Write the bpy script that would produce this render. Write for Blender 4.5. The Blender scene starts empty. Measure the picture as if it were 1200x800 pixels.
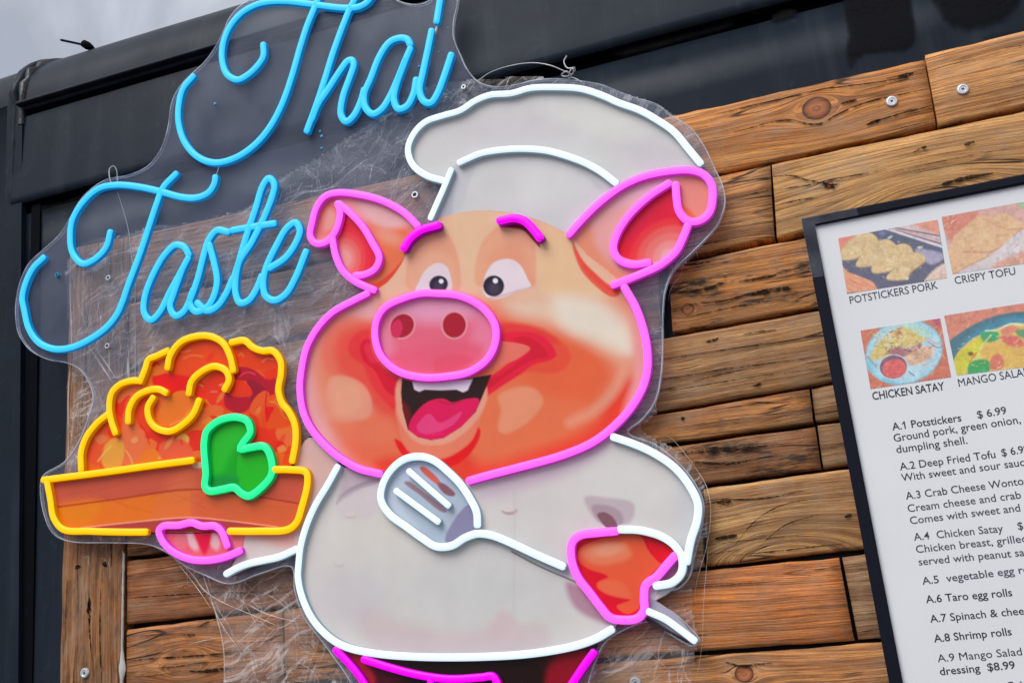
import bpy, bmesh, math, random
import numpy as np
from mathutils import Matrix, Vector, geometry, noise as mnoise

C = bpy.context.scene.collection
SC = bpy.context.scene
random.seed(7)
RNG = np.random.default_rng(7)

# ------------------------------------------------------------------ camera
# f and the wall's axes follow from the photograph's vanishing points (planks, posts)
CX, CY = 600.0, 400.0
v_left = np.array([-3700.0 - CX, 1220.0 - CY])
v_up = np.array([180.0 - CX, -3800.0 - CY])
F = math.sqrt(-float(v_left @ v_up))
dl = np.array([*v_left, F]); dl /= np.linalg.norm(dl)
du = np.array([*v_up, F]); du /= np.linalg.norm(du)
AX = -dl
AZ = du - AX * (AX @ du); AZ /= np.linalg.norm(AZ)
AY = np.cross(AZ, AX)
M = np.array([AX, AY, AZ])            # rows: world axes seen in the camera's frame (x right, y down, z ahead)
WOOD_Y = -0.020                       # front of the timber cladding
perp = 1.15 * AY[2]
CAM = np.array([0.0, WOOD_Y - perp, 1.62])

def P(u, v, y):
    """point of the vertical plane at depth y that the traced photo point (u, v) lies on"""
    d = M @ np.array([(u - CX), (v - CY), F])
    t = (y - CAM[1]) / d[1]
    return CAM + d * t

def PV(U, V, y):
    d = np.stack([U - CX, V - CY, np.full(U.shape, F)], -1) @ M.T
    t = (y - CAM[1]) / d[..., 1]
    return CAM + d * t[..., None]

cd = bpy.data.cameras.new('camera'); cam = bpy.data.objects.new('camera', cd); C.objects.link(cam)
right = M @ np.array([1, 0, 0]); up = M @ np.array([0, -1, 0]); back = M @ np.array([0, 0, -1])
cam.matrix_world = Matrix(((right[0], up[0], back[0], CAM[0]), (right[1], up[1], back[1], CAM[1]),
                           (right[2], up[2], back[2], CAM[2]), (0, 0, 0, 1)))
cd.sensor_width = 36.0; cd.lens = F / 1200 * 36.0; cd.clip_start = 0.02; cd.clip_end = 5000
SC.camera = cam

# ------------------------------------------------------------------ world, sun, exposure
SC.view_settings.view_transform = 'Standard'; SC.view_settings.look = 'None'
SC.view_settings.exposure = 0.60; SC.view_settings.gamma = 1.0
SUN_EL, SUN_AZ = math.radians(52), math.radians(205)      # high, from in front of the wall and a little left
w = bpy.data.worlds.new('World'); SC.world = w; w.use_nodes = True
nt = w.node_tree; nt.nodes.clear()
sky = nt.nodes.new('ShaderNodeTexSky'); sky.sky_type = 'NISHITA'; sky.sun_disc = False
sky.sun_elevation = SUN_EL; sky.sun_rotation = SUN_AZ
sky.air_density = 1.0; sky.dust_density = 3.0
tc = nt.nodes.new('ShaderNodeTexCoord')
nz = nt.nodes.new('ShaderNodeTexNoise'); nz.inputs['Scale'].default_value = 6.5; nz.inputs['Detail'].default_value = 6
nz.inputs['Distortion'].default_value = 0.4
rp = nt.nodes.new('ShaderNodeValToRGB')
rp.color_ramp.elements[0].position = 0.32; rp.color_ramp.elements[0].color = (2.9, 3.1, 3.6, 1)
rp.color_ramp.elements[1].position = 0.68; rp.color_ramp.elements[1].color = (5.9, 6.05, 6.5, 1)
mx = nt.nodes.new('ShaderNodeMixRGB'); mx.inputs[0].default_value = 0.88
bg = nt.nodes.new('ShaderNodeBackground'); bg.inputs['Strength'].default_value = 0.10
wo = nt.nodes.new('ShaderNodeOutputWorld')
L = nt.links.new
L(tc.outputs['Generated'], nz.inputs['Vector']); L(nz.outputs['Fac'], rp.inputs[0])
L(sky.outputs[0], mx.inputs[1]); L(rp.outputs[0], mx.inputs[2]); L(mx.outputs[0], bg.inputs['Color'])
L(bg.outputs[0], wo.inputs[0])
sd = bpy.data.lights.new('sun', 'SUN'); sd.energy = 1.5; sd.angle = math.radians(38); sd.color = (1.0, 0.97, 0.93)
sun = bpy.data.objects.new('sun', sd); C.objects.link(sun)
sdir = Vector((math.sin(SUN_AZ) * math.cos(SUN_EL), math.cos(SUN_AZ) * math.cos(SUN_EL), math.sin(SUN_EL)))
sun.rotation_euler = sdir.to_track_quat('Z', 'Y').to_euler(); sun.location = (0, -3, 6)

# ------------------------------------------------------------------ helpers
def s2l(c):
    c = np.asarray(c, float) / 255.0
    return np.where(c <= 0.04045, c / 12.92, ((c + 0.055) / 1.055) ** 2.4)

def link(o, parent=None):
    C.objects.link(o)
    if parent is not None: o.parent = parent
    return o

def tag(o, label=None, cat=None, group=None, kind=None):
    if label: o['label'] = label
    if cat: o['category'] = cat
    if group: o['group'] = group
    if kind: o['kind'] = kind
    return o

def thing(name, label, cat, loc=(0, 0, 0), group=None):
    o = bpy.data.objects.new(name, None); link(o); o.location = loc; o.empty_display_size = 0.05
    return tag(o, label, cat, group)

def mesh(name, verts, faces, mats, parent=None, smooth=False, fmat=None):
    me = bpy.data.meshes.new(name)
    me.from_pydata([tuple(map(float, v)) for v in verts], [], faces)
    if not isinstance(mats, (list, tuple)): mats = [mats]
    for m in mats: me.materials.append(m)
    if fmat is not None: me.polygons.foreach_set('material_index', np.asarray(fmat, np.int32))
    me.polygons.foreach_set('use_smooth', np.full(len(me.polygons), smooth, bool))
    me.update()
    o = bpy.data.objects.new(name, me); link(o, parent)
    if parent is not None: o.matrix_parent_inverse = Matrix.Translation(parent.location).inverted()
    return o

def bm_mesh(name, bm, mats, parent=None, smooth=False):
    bmesh.ops.recalc_face_normals(bm, faces=bm.faces)
    me = bpy.data.meshes.new(name); bm.to_mesh(me); bm.free()
    if not isinstance(mats, (list, tuple)): mats = [mats]
    for m in mats: me.materials.append(m)
    me.polygons.foreach_set('use_smooth', np.full(len(me.polygons), smooth, bool))
    o = bpy.data.objects.new(name, me); link(o, parent)
    if parent is not None: o.matrix_parent_inverse = Matrix.Translation(parent.location).inverted()
    return o

def catmull(pts, closed=False, n=8):
    pts = [np.asarray(p, float) for p in pts]
    if closed: ext = [pts[-1]] + pts + [pts[0], pts[1]]
    else: ext = [2 * pts[0] - pts[1]] + pts + [2 * pts[-1] - pts[-2]]
    out = []
    for i in range(1, len(ext) - 2):
        p0, p1, p2, p3 = ext[i - 1:i + 3]
        t0 = 0; t1 = t0 + np.linalg.norm(p1 - p0) ** .5 + 1e-6; t2 = t1 + np.linalg.norm(p2 - p1) ** .5 + 1e-6
        t3 = t2 + np.linalg.norm(p3 - p2) ** .5 + 1e-6
        for k in range(n):
            t = t1 + (t2 - t1) * k / n
            a1 = (t1 - t) / (t1 - t0) * p0 + (t - t0) / (t1 - t0) * p1
            a2 = (t2 - t) / (t2 - t1) * p1 + (t - t1) / (t2 - t1) * p2
            a3 = (t3 - t) / (t3 - t2) * p2 + (t - t2) / (t3 - t2) * p3
            b1 = (t2 - t) / (t2 - t0) * a1 + (t - t0) / (t2 - t0) * a2
            b2 = (t3 - t) / (t3 - t1) * a2 + (t - t1) / (t3 - t1) * a3
            out.append((t2 - t) / (t2 - t1) * b1 + (t - t1) / (t2 - t1) * b2)
    if not closed: out.append(pts[-1])
    return np.array(out)

def resample(p, step, closed=False):
    if closed: p = np.vstack([p, p[:1]])
    seg = np.linalg.norm(np.diff(p, axis=0), axis=1); s = np.concatenate([[0], np.cumsum(seg)])
    n = max(3, int(round(s[-1] / step)))
    t = np.linspace(0, s[-1], n + 1)
    q = np.stack([np.interp(t, s, p[:, k]) for k in range(p.shape[1])], 1)
    return q[:-1] if closed else q

# ---- node expressions
class NT:
    def __init__(s, name):
        s.m = bpy.data.materials.new(name); s.m.use_nodes = True; s.t = s.m.node_tree; s.t.nodes.clear()
        s.out = s.t.nodes.new('ShaderNodeOutputMaterial')
    def n(s, typ, **kw):
        nd = s.t.nodes.new(typ)
        for k, v in kw.items(): setattr(nd, k, v)
        return nd
    def put(s, sock, v):
        if v is None: return
        if isinstance(v, bpy.types.NodeSocket): s.t.links.new(v, sock)
        else: sock.default_value = v
    def math(s, op, a, b=None, c=None, clamp=False):
        nd = s.n('ShaderNodeMath', operation=op); nd.use_clamp = clamp
        s.put(nd.inputs[0], a); s.put(nd.inputs[1], b); s.put(nd.inputs[2], c)
        return nd.outputs[0]
    def xyz(s, x, y, z):
        nd = s.n('ShaderNodeCombineXYZ'); s.put(nd.inputs[0], x); s.put(nd.inputs[1], y); s.put(nd.inputs[2], z)
        return nd.outputs[0]
    def sep(s, v):
        nd = s.n('ShaderNodeSeparateXYZ'); s.put(nd.inputs[0], v); return nd.outputs
    def noise(s, vec, scale=1.0, detail=4.0, rough=0.55, dist=0.0, out='Fac'):
        nd = s.n('ShaderNodeTexNoise'); s.put(nd.inputs['Vector'], vec); s.put(nd.inputs['Scale'], scale)
        s.put(nd.inputs['Detail'], detail); s.put(nd.inputs['Roughness'], rough); s.put(nd.inputs['Distortion'], dist)
        return nd.outputs[out]
    def ramp(s, f, stops, interp='LINEAR'):
        nd = s.n('ShaderNodeValToRGB'); cr = nd.color_ramp; cr.interpolation = interp
        while len(cr.elements) < len(stops): cr.elements.new(0.5)
        for e, (p, c) in zip(cr.elements, stops):
            e.position = p; e.color = (c, c, c, 1) if isinstance(c, (int, float)) else (*c, 1)
        s.put(nd.inputs[0], f); return nd.outputs[0]
    def mix(s, f, a, b, mode='MIX'):
        nd = s.n('ShaderNodeMixRGB', blend_type=mode); s.put(nd.inputs[0], f)
        for k, v in ((1, a), (2, b)):
            if isinstance(v, (tuple, list)) and len(v) == 3: v = (*v, 1)
            if isinstance(v, (int, float)): v = (v, v, v, 1)
            s.put(nd.inputs[k], v)
        return nd.outputs[0]
    def bump(s, h, strength=0.5, dist=0.001, normal=None):
        nd = s.n('ShaderNodeBump'); s.put(nd.inputs['Strength'], strength); s.put(nd.inputs['Distance'], dist)
        s.put(nd.inputs['Height'], h); s.put(nd.inputs['Normal'], normal); return nd.outputs[0]
    def bsdf(s, **kw):
        nd = s.n('ShaderNodeBsdfPrincipled')
        for k, v in kw.items():
            if isinstance(v, (tuple, list)) and len(v) == 3 and k.endswith('Color'): v = (*v, 1)
            s.put(nd.inputs[k], v)
        return nd.outputs[0]
    def mixs(s, f, a, b):
        nd = s.n('ShaderNodeMixShader'); s.put(nd.inputs[0], f); s.put(nd.inputs[1], a); s.put(nd.inputs[2], b)
        return nd.outputs[0]
    def done(s, sh):
        s.t.links.new(sh, s.out.inputs['Surface']); return s.m
    def obj(s): return s.n('ShaderNodeTexCoord').outputs['Object']

def simple(name, col, rough=0.5, metal=0.0, var=0.12, scale=60.0, bumpd=0.0, spec=0.5, coat=0.0):
    t = NT(name); v = t.noise(t.obj(), scale, 5)
    c = t.mix(t.ramp(v, [(0.3, 1 - var), (0.7, 1 + var)]), (0, 0, 0), col, 'MIX') if False else \
        t.mix(1.0, col, t.ramp(v, [(0.3, 1 - var), (0.7, 1.0)]), 'MULTIPLY')
    kw = {'Base Color': c, 'Roughness': rough, 'Metallic': metal, 'Specular IOR Level': spec, 'Coat Weight': coat}
    if bumpd: kw['Normal'] = t.bump(v, 0.6, bumpd)
    return t.done(t.bsdf(**kw))

# ------------------------------------------------------------------ materials
def wood_material():
    t = NT('weathered_wood')
    x, y, z = t.sep(t.obj())
    oi = t.n('ShaderNodeObjectInfo'); rnd = oi.outputs['Random']
    kn = t.n('ShaderNodeAttribute', attribute_type='OBJECT', attribute_name='knot').outputs['Vector']
    tn = t.n('ShaderNodeAttribute', attribute_type='OBJECT', attribute_name='tone').outputs['Vector']
    kx, kz, kr = t.sep(kn)
    orange, dark, grey = t.sep(tn)
    off = t.math('MULTIPLY', rnd, 97.0)
    dx = t.math('DIVIDE', t.math('SUBTRACT', x, kx), 1.7)
    dz = t.math('SUBTRACT', z, kz)
    d2 = t.math('ADD', t.math('MULTIPLY', dx, dx), t.math('MULTIPLY', dz, dz))
    r2 = t.math('MULTIPLY', kr, kr)
    psi0 = t.math('SUBTRACT', z, t.math('MULTIPLY', dz, t.math('DIVIDE', r2, t.math('MAXIMUM', d2, t.math('ADD', t.math('MULTIPLY', r2, 0.8), 1e-7)))))
    k2 = t.n('ShaderNodeAttribute', attribute_type='OBJECT', attribute_name='arch').outputs['Vector']
    ax_, az_, ar_ = t.sep(k2)
    ex_ = t.math('DIVIDE', t.math('SUBTRACT', x, ax_), 2.2); ez_ = t.math('SUBTRACT', z, az_)
    e2 = t.math('ADD', t.math('MULTIPLY', ex_, ex_), t.math('MULTIPLY', ez_, ez_)); ar2 = t.math('MULTIPLY', ar_, ar_)
    psi0 = t.math('SUBTRACT', psi0, t.math('MULTIPLY', ez_, t.math('DIVIDE', ar2, t.math('MAXIMUM', e2, t.math('ADD', t.math('MULTIPLY', ar2, 0.5), 1e-7)))))
    # wandering of the grain along the board
    wv = t.noise(t.xyz(t.math('ADD', t.math('MULTIPLY', x, 2.6), off), t.math('MULTIPLY', y, 4.0), t.math('MULTIPLY', z, 7.0)), 1.0, 3, 0.5)
    psi = t.math('ADD', psi0, t.math('MULTIPLY', t.math('SUBTRACT', wv, 0.5), 0.026))
    ys = t.math('MULTIPLY', y, 8.0)
    # growth rings
    ring = t.noise(t.xyz(t.math('ADD', t.math('MULTIPLY', x, 1.2), off), ys, t.math('MULTIPLY', psi, 170.0)), 1.0, 2, 0.5)
    ring2 = t.noise(t.xyz(t.math('ADD', t.math('MULTIPLY', x, 5.0), off), ys, t.math('MULTIPLY', psi, 620.0)), 1.0, 3, 0.6)
    fibre = t.noise(t.xyz(t.math('ADD', t.math('MULTIPLY', x, 26.0), off), ys, t.math('MULTIPLY', psi, 1500.0)), 1.0, 3, 0.65)
    rmask = t.ramp(ring, [(0.36, 0.0), (0.50, 0.55), (0.53, 1.0), (0.60, 0.35), (0.66, 0.0)])
    blot = t.noise(t.xyz(t.math('ADD', t.math('MULTIPLY', x, 9.0), off), ys, t.math('MULTIPLY', z, 26.0)), 1.0, 4, 0.6)
    rough_ = t.noise(t.xyz(t.math('ADD', t.math('MULTIPLY', x, 70.0), off), ys, t.math('MULTIPLY', z, 300.0)), 1.0, 4, 0.7)
    # cracks: thin lines following the grain, only here and there
    cr = t.noise(t.xyz(t.math('ADD', t.math('MULTIPLY', x, 3.0), t.math('ADD', off, 31.0)), ys, t.math('MULTIPLY', psi, 45.0)), 1.0, 2, 0.4)
    crl = t.math('ABSOLUTE', t.math('SUBTRACT', cr, 0.5))
    crm = t.noise(t.xyz(t.math('ADD', t.math('MULTIPLY', x, 10.0), t.math('ADD', off, 11.0)), 0.0, t.math('MULTIPLY', z, 14.0)), 1.0, 2, 0.5)
    crack = t.math('MULTIPLY', t.ramp(crl, [(0.0, 1.0), (0.005, 0.8), (0.010, 0.0)]), t.ramp(crm, [(0.53, 0.0), (0.61, 0.9)]))
    pale, tan, org, brn = (0.72, 0.43, 0.20), (0.62, 0.32, 0.125), (0.66, 0.26, 0.055), (0.24, 0.092, 0.027)
    base = t.mix(t.ramp(blot, [(0.35, 0.0), (0.65, 1.0)]), pale, tan)
    base = t.mix(t.math('MULTIPLY', orange, t.ramp(blot, [(0.3, 1.0), (0.6, 0.45)])), base, org)
    base = t.mix(t.math('MULTIPLY', grey, 0.6), base, (0.30, 0.25, 0.20))
    base = t.mix(t.math('MULTIPLY', rmask, 0.92), base, brn)
    broad = t.noise(t.xyz(t.math('ADD', t.math('MULTIPLY', x, 2.2), t.math('ADD', off, 57.0)), ys, t.math('MULTIPLY', psi, 62.0)), 1.0, 3, 0.55)
    base = t.mix(t.ramp(broad, [(0.50, 0.0), (0.64, 0.62)]), base, (0.24, 0.095, 0.03))
    base = t.mix(t.ramp(broad, [(0.30, 0.45), (0.42, 0.0)]), base, (0.78, 0.50, 0.26))
    base = t.mix(1.0, base, t.n('ShaderNodeAttribute', attribute_type='OBJECT', attribute_name='shade').outputs['Color'], 'MULTIPLY')
    base = t.mix(t.ramp(ring2, [(0.50, 0.0), (0.64, 0.68)]), base, (0.16, 0.065, 0.024))
    base = t.mix(t.ramp(fibre, [(0.38, 0.62), (0.53, 0.0)]), base, (0.11, 0.05, 0.022))
    base = t.mix(t.ramp(fibre, [(0.58, 0.0), (0.75, 0.35)]), base, (0.85, 0.60, 0.34))
    pore = t.noise(t.xyz(t.math('ADD', t.math('MULTIPLY', x, 240.0), off), ys, t.math('MULTIPLY', z, 1500.0)), 1.0, 3, 0.7)
    base = t.mix(t.ramp(pore, [(0.55, 0.0), (0.72, 0.6)]), base, (0.10, 0.045, 0.02))
    wz_ = t.noise(t.xyz(t.math('ADD', t.math('MULTIPLY', x, 6.0), t.math('ADD', off, 77.0)), ys, t.math('MULTIPLY', z, 30.0)), 1.0, 5, 0.65)
    base = t.mix(t.ramp(wz_, [(0.52, 0.0), (0.72, 0.6)]), base, (0.22, 0.12, 0.06))
    base = t.mix(t.ramp(wz_, [(0.28, 0.5), (0.45, 0.0)]), base, (0.50, 0.38, 0.25))
    dst = t.noise(t.obj(), 34.0, 5, 0.7)
    base = t.mix(t.ramp(dst, [(0.42, 0.0), (0.68, 0.24)]), base, (0.44, 0.34, 0.24))
    # weather stains
    st = t.noise(t.xyz(t.math('ADD', t.math('MULTIPLY', x, 14.0), t.math('ADD', off, 5.0)), ys, t.math('MULTIPLY', z, 60.0)), 1.0, 3, 0.6)
    stm = t.math('MULTIPLY', t.ramp(t.math('ADD', t.math('MULTIPLY', st, 0.62), t.math('MULTIPLY', rough_, 0.38)), [(0.50, 0.0), (0.60, 1.0)]), dark)
    base = t.mix(stm, base, (0.028, 0.017, 0.011))
    base = t.mix(crack, base, (0.012, 0.007, 0.005))
    # the knot itself
    dn = t.math('DIVIDE', t.math('SQRT', t.math('ADD', t.math('MULTIPLY', t.math('MULTIPLY', dx, 1.5), t.math('MULTIPLY', dx, 1.5)), t.math('MULTIPLY', dz, dz))), t.math('MAXIMUM', kr, 1e-5))
    dn2 = t.math('ADD', dn, t.math('MULTIPLY', t.math('SUBTRACT', rough_, 0.5), 0.35))
    kc = t.ramp(dn2, [(0.0, (0.50, 0.19, 0.07)), (0.2, (0.30, 0.09, 0.03)), (0.35, (0.46, 0.15, 0.045)), (0.62, (0.36, 0.11, 0.035)), (0.84, (0.16, 0.045, 0.016)), (0.95, (0.03, 0.012, 0.008))])
    km = t.math('MULTIPLY', t.ramp(dn, [(0.92, 1.0), (1.05, 0.0)]), t.math('GREATER_THAN', kr, 1e-4))
    base = t.mix(km, base, kc)
    h = t.math('ADD', t.math('MULTIPLY', ring2, 0.7), t.math('MULTIPLY', fibre, 0.8))
    h = t.math('SUBTRACT', h, t.math('MULTIPLY', crack, 1.8))
    h = t.math('SUBTRACT', h, t.math('MULTIPLY', stm, 0.5))
    h = t.math('ADD', h, t.math('MULTIPLY', rough_, 0.4)); h = t.math('SUBTRACT', h, t.math('MULTIPLY', pore, 0.5))
    nrm = t.bump(h, 0.9, 0.0008)
    return t.done(t.bsdf(**{'Base Color': base, 'Roughness': t.ramp(fibre, [(0.3, 0.75), (0.7, 0.52)]), 'Specular IOR Level': 0.4, 'Normal': nrm}))

def paint_material(name, col, rough=0.36, bumpd=0.0007):
    t = NT(name); o = t.obj()
    a = t.noise(o, 9.0, 6, 0.62, 0.6); b = t.noise(o, 70.0, 5, 0.6); g = t.noise(o, 900.0, 2)
    x, y, z = t.sep(o)
    runs = t.noise(t.xyz(t.math('MULTIPLY', x, 30.0), y, t.math('MULTIPLY', z, 2.5)), 1.0, 4, 0.6)
    c = t.mix(t.ramp(a, [(0.35, 0.0), (0.7, 1.0)]), tuple(k * 0.8 for k in col), tuple(k * 1.2 for k in col))
    c = t.mix(t.ramp(runs, [(0.52, 0.0), (0.72, 0.4)]), c, (0.045, 0.055, 0.070))
    c = t.mix(t.ramp(b, [(0.60, 0.0), (0.78, 0.3)]), c, (0.06, 0.075, 0.09))
    r = t.ramp(t.noise(o, 12.0, 4, 0.55), [(0.3, rough - 0.05), (0.7, rough + 0.09)])
    h = t.math('ADD', t.math('MULTIPLY', t.noise(o, 3.5, 3, 0.5, 0.8), 4.0), t.math('ADD', t.math('MULTIPLY', b, 0.10), t.math('MULTIPLY', g, 0.02)))
    return t.done(t.bsdf(**{'Base Color': c, 'Roughness': r, 'Specular IOR Level': 0.13, 'Specular Tint': (0.82, 0.91, 1.0, 1), 'Normal': t.bump(h, 0.5, bumpd)}))

def glow_material(name, col, k):
    t = NT(name); v = t.noise(t.obj(), 55.0, 3)
    s = t.math('MULTIPLY', t.ramp(v, [(0.3, 0.93), (0.7, 1.0)]), k)
    return t.done(t.bsdf(**{'Base Color': tuple(min(1, c * .5) for c in col), 'Roughness': 0.4, 'Specular IOR Level': 0.3,
                            'Emission Color': col, 'Emission Strength': s}))

def acrylic_material():
    t = NT('clear_acrylic'); o = t.obj()
    a = t.noise(o, 14.0, 5, 0.6, 0.5)
    tr = t.n('ShaderNodeBsdfTransparent'); tr.inputs[0].default_value = (0.97, 0.98, 0.99, 1)
    d = t.bsdf(**{'Base Color': (0.42, 0.48, 0.66), 'Roughness': 0.14, 'Specular IOR Level': 0.5})
    return t.done(t.mixs(t.ramp(a, [(0.35, 0.075), (0.7, 0.125)]), tr.outputs[0], d))

def film_material():
    t = NT('crinkled_film'); o = t.obj()
    x, y, z = t.sep(o)
    w1 = t.noise(o, 9.0, 3, 0.5, 0.0, 'Color')
    wx, wy, wz = t.sep(w1)
    def ridge(ax, az, su, sv, off, th):
        u = t.math('ADD', t.math('MULTIPLY', x, ax), t.math('MULTIPLY', z, az))
        v = t.math('SUBTRACT', t.math('MULTIPLY', z, ax), t.math('MULTIPLY', x, az))
        u = t.math('ADD', u, t.math('MULTIPLY', wx, 0.06)); v = t.math('ADD', v, t.math('MULTIPLY', wz, 0.06))
        n = t.noise(t.xyz(t.math('MULTIPLY', u, su), off, t.math('MULTIPLY', v, sv)), 1.0, 4, 0.62, 0.5)
        d = t.math('ABSOLUTE', t.math('SUBTRACT', n, 0.5))
        return t.ramp(d, [(0.0, 1.0), (th, 0.0)]), n
    r1, n1 = ridge(0.94, 0.34, 4, 30, 3.0, 0.022)
    r2, n2 = ridge(0.3, 0.95, 4, 34, 9.0, 0.014)
    r3, n3 = ridge(0.7, -0.7, 9, 20, 19.0, 0.008)
    m = t.noise(o, 16.0, 3, 0.5)
    r = t.math('ADD', t.math('MULTIPLY', r1, t.ramp(m, [(0.35, 0.2), (0.6, 1.0)])), t.math('MULTIPLY', r2, t.ramp(m, [(0.4, 0.9), (0.62, 0.1)])))
    r = t.math('ADD', r, t.math('MULTIPLY', r3, 0.6))
    cl = t.noise(o, 24.0, 5, 0.65, 0.3)
    al = t.math('ADD', t.math('MULTIPLY', r, 0.34), t.ramp(cl, [(0.35, 0.03), (0.7, 0.19)]), clamp=True)
    tr = t.n('ShaderNodeBsdfTransparent'); tr.inputs[0].default_value = (0.97, 0.97, 0.98, 1)
    h = t.math('ADD', t.math('ADD', n1, n2), n3)
    d = t.bsdf(**{'Base Color': (0.92, 0.84, 0.82), 'Roughness': 0.25, 'Specular IOR Level': 0.8, 'Normal': t.bump(h, 1.0, 0.006)})
    return t.done(t.mixs(al, tr.outputs[0], d))

def strand_material(name, col, al):
    t = NT(name)
    tr = t.n('ShaderNodeBsdfTransparent')
    d = t.bsdf(**{'Base Color': col, 'Roughness': 0.2, 'Specular IOR Level': 0.8})
    v = t.noise(t.obj(), 45.0, 3)
    return t.done(t.mixs(t.ramp(v, [(0.35, al * 0.35), (0.65, al)]), tr.outputs[0], d))

def print_material(name, rough=0.34, coat=0.03, grain=0.0):
    t = NT(name)
    a = t.n('ShaderNodeVertexColor', layer_name='Col').outputs['Color']
    n = t.noise(t.obj(), 35.0, 4, 0.5)
    c = t.mix(1.0, a, t.ramp(n, [(0.3, 0.94), (0.7, 1.0)]), 'MULTIPLY')
    fine = t.noise(t.obj(), 1400.0, 2, 0.6); dust = t.noise(t.obj(), 420.0, 4, 0.75)
    c = t.mix(1.0, c, t.ramp(fine, [(0.3, 0.95), (0.7, 1.04)]), 'MULTIPLY')
    c = t.mix(t.ramp(dust, [(0.66, 0.0), (0.76, 0.45)]), c, (0.62, 0.60, 0.58))
    return t.done(t.bsdf(**{'Base Color': c, 'Roughness': rough, 'Specular IOR Level': 0.22, 'Coat Weight': coat, 'Coat Roughness': 0.12,
                            'Normal': t.bump(t.noise(t.obj(), 8.0, 2), 0.15, 0.002)}))

M_WOOD = wood_material()
M_PAINT = paint_material('charcoal_paint', (0.011, 0.0165, 0.027))
M_PAINT2 = paint_material('charcoal_roof_paint', (0.013, 0.018, 0.027), 0.42)
M_DARK = simple('black_shade_and_nozzle', (0.004, 0.005, 0.008), 0.8, spec=0.05)
M_SEAL = simple('black_sealant', (0.012, 0.014, 0.018), 0.4, bumpd=0.002, scale=120)
M_ASPH = simple('asphalt', (0.055, 0.055, 0.057), 0.9, bumpd=0.004, scale=90)
M_ACR = acrylic_material()
M_RIM = strand_material('acrylic_edge_highlight', (0.75, 0.80, 0.92), 0.6)  # light caught by the cut edge put in as a paler colour
M_FILM = film_material()
M_STRAND = strand_material('film_crease', (0.78, 0.76, 0.80), 0.42)
M_CORD = simple('clear_cord', (0.62, 0.66, 0.70), 0.25)
M_WIRE = simple('galvanised_wire', (0.45, 0.46, 0.48), 0.4, 0.6)
M_SCREW = simple('zinc_screw', (0.75, 0.77, 0.80), 0.32, 0.7, var=0.2)
M_SLOT = simple('screw_recess', (0.02, 0.02, 0.025), 0.5)
M_CAULK = simple('white_caulk', (0.62, 0.58, 0.54), 0.5, bumpd=0.001, scale=200)
M_PRINT = print_material('printed_acrylic')
M_PAPER = print_material('laminated_print', 0.35, 0.12)
M_FRAME = simple('black_frame', (0.007, 0.009, 0.018), 0.5, spec=0.12, bumpd=0.0004, scale=250)
M_TAPE = strand_material('clear_tape', (0.30, 0.33, 0.40), 0.22)
M_INK = simple('menu_ink', (0.030, 0.034, 0.050), 0.45)
M_INKL = simple('faded_menu_ink', (0.075, 0.082, 0.105), 0.45)
GL = {}
for nm, c, k, sc_, ks in (('cyan', (0.040, 0.52, 0.93), 1.0, (0.002, 0.24, 0.62), 0.75),
                      ('white', (0.68, 0.81, 0.91), 1.0, (0.30, 0.42, 0.50), 0.5),
                      ('pink', (1.0, 0.13, 0.93), 1.0, (0.62, 0.03, 0.55), 0.75),
                      ('magenta', (0.92, 0.0, 0.86), 0.95, (0.35, 0.0, 0.33), 0.5),
                      ('yellow', (1.0, 0.52, 0.0), 1.0, (0.62, 0.22, 0.0), 0.75),
                      ('green', (0.02, 0.86, 0.28), 1.0, (0.0, 0.36, 0.10), 0.8)):
    GL[nm] = [glow_material(nm + '_neon_face', c, k * 0.66), glow_material(nm + '_neon_side', sc_, ks * 0.47)]

# ------------------------------------------------------------------ ground and truck
g = mesh('ground', [(-300, -300, 0), (300, -300, 0), (300, 300, 0), (-300, 300, 0)], [(0, 1, 2, 3)], M_ASPH)
tag(g, kind='structure')

ZC = P(600, 92, 0)[2]                 # crease above the lower panel
ZR = P(137, 87, -0.012)[2]             # drip rail
X0 = P(16, 300, 0)[0]                 # vertical strap at the left
truck = thing('food_truck', 'charcoal painted steel side of the food truck behind the sign', 'food truck', (0, 0.9, 0))
def roof_profile(z0, r=0.16, lift=0.0, proud=0.0):
    out = []
    for k in range(15):
        a = k / 14 * math.radians(90)
        out.append((-0.006 - proud + r - r * math.cos(a) * 1.0, z0 + (r * 0.75 + lift) * math.sin(a)))
    return out
def extrude(name, prof, x0, x1, mat, parent, nseg=2, drop=None, smooth=False, label=None):
    xs = np.linspace(x0, x1, nseg + 1); n = len(prof); V = []; Fc = []
    for x in xs:
        for (y, z) in prof:
            dy, dz = drop(x, y, z) if drop else (0, 0)
            V.append((x, y + dy, z + dz))
    for i in range(nseg):
        for j in range(n - 1):
            a = i * n + j; Fc.append((a, a + n, a + n + 1, a + 1))
    o = mesh(name, V, Fc, mat, parent, smooth)
    if label: o['label'] = label
    return o
XL, XR = X0 - 2.2, 3.0
def wob(x, y, z):
    return (0.0007 * math.sin(x * 9 + z * 5) + 0.0002 * math.sin(x * 31 + z * 17), 0)
lower = [(0, 0.45)] + [(0, 0.45 + (ZC - 0.012 - 0.45) * k / 30) for k in range(1, 31)] + [(0.012, ZC - 0.010)]
extrude('side_panel', lower, X0, XR, M_PAINT, truck, 80, wob, True)
extrude('seam_groove', [(0.012, ZC - 0.011), (0.012, ZC + 0.001), (-0.007, ZC + 0.001)], X0, XR, M_DARK, truck, 4)
upper = [(-0.007, ZC + 0.001), (-0.010, ZC + 0.004), (-0.010, ZC + 0.012)] + [(-0.010 + 0.006 * k / 10, ZC + 0.012 + (ZR - 0.018 - ZC - 0.012) * k / 10) for k in range(1, 11)]
extrude('upper_panel', upper, X0, XR, M_PAINT, truck, 60, wob, True)
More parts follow.
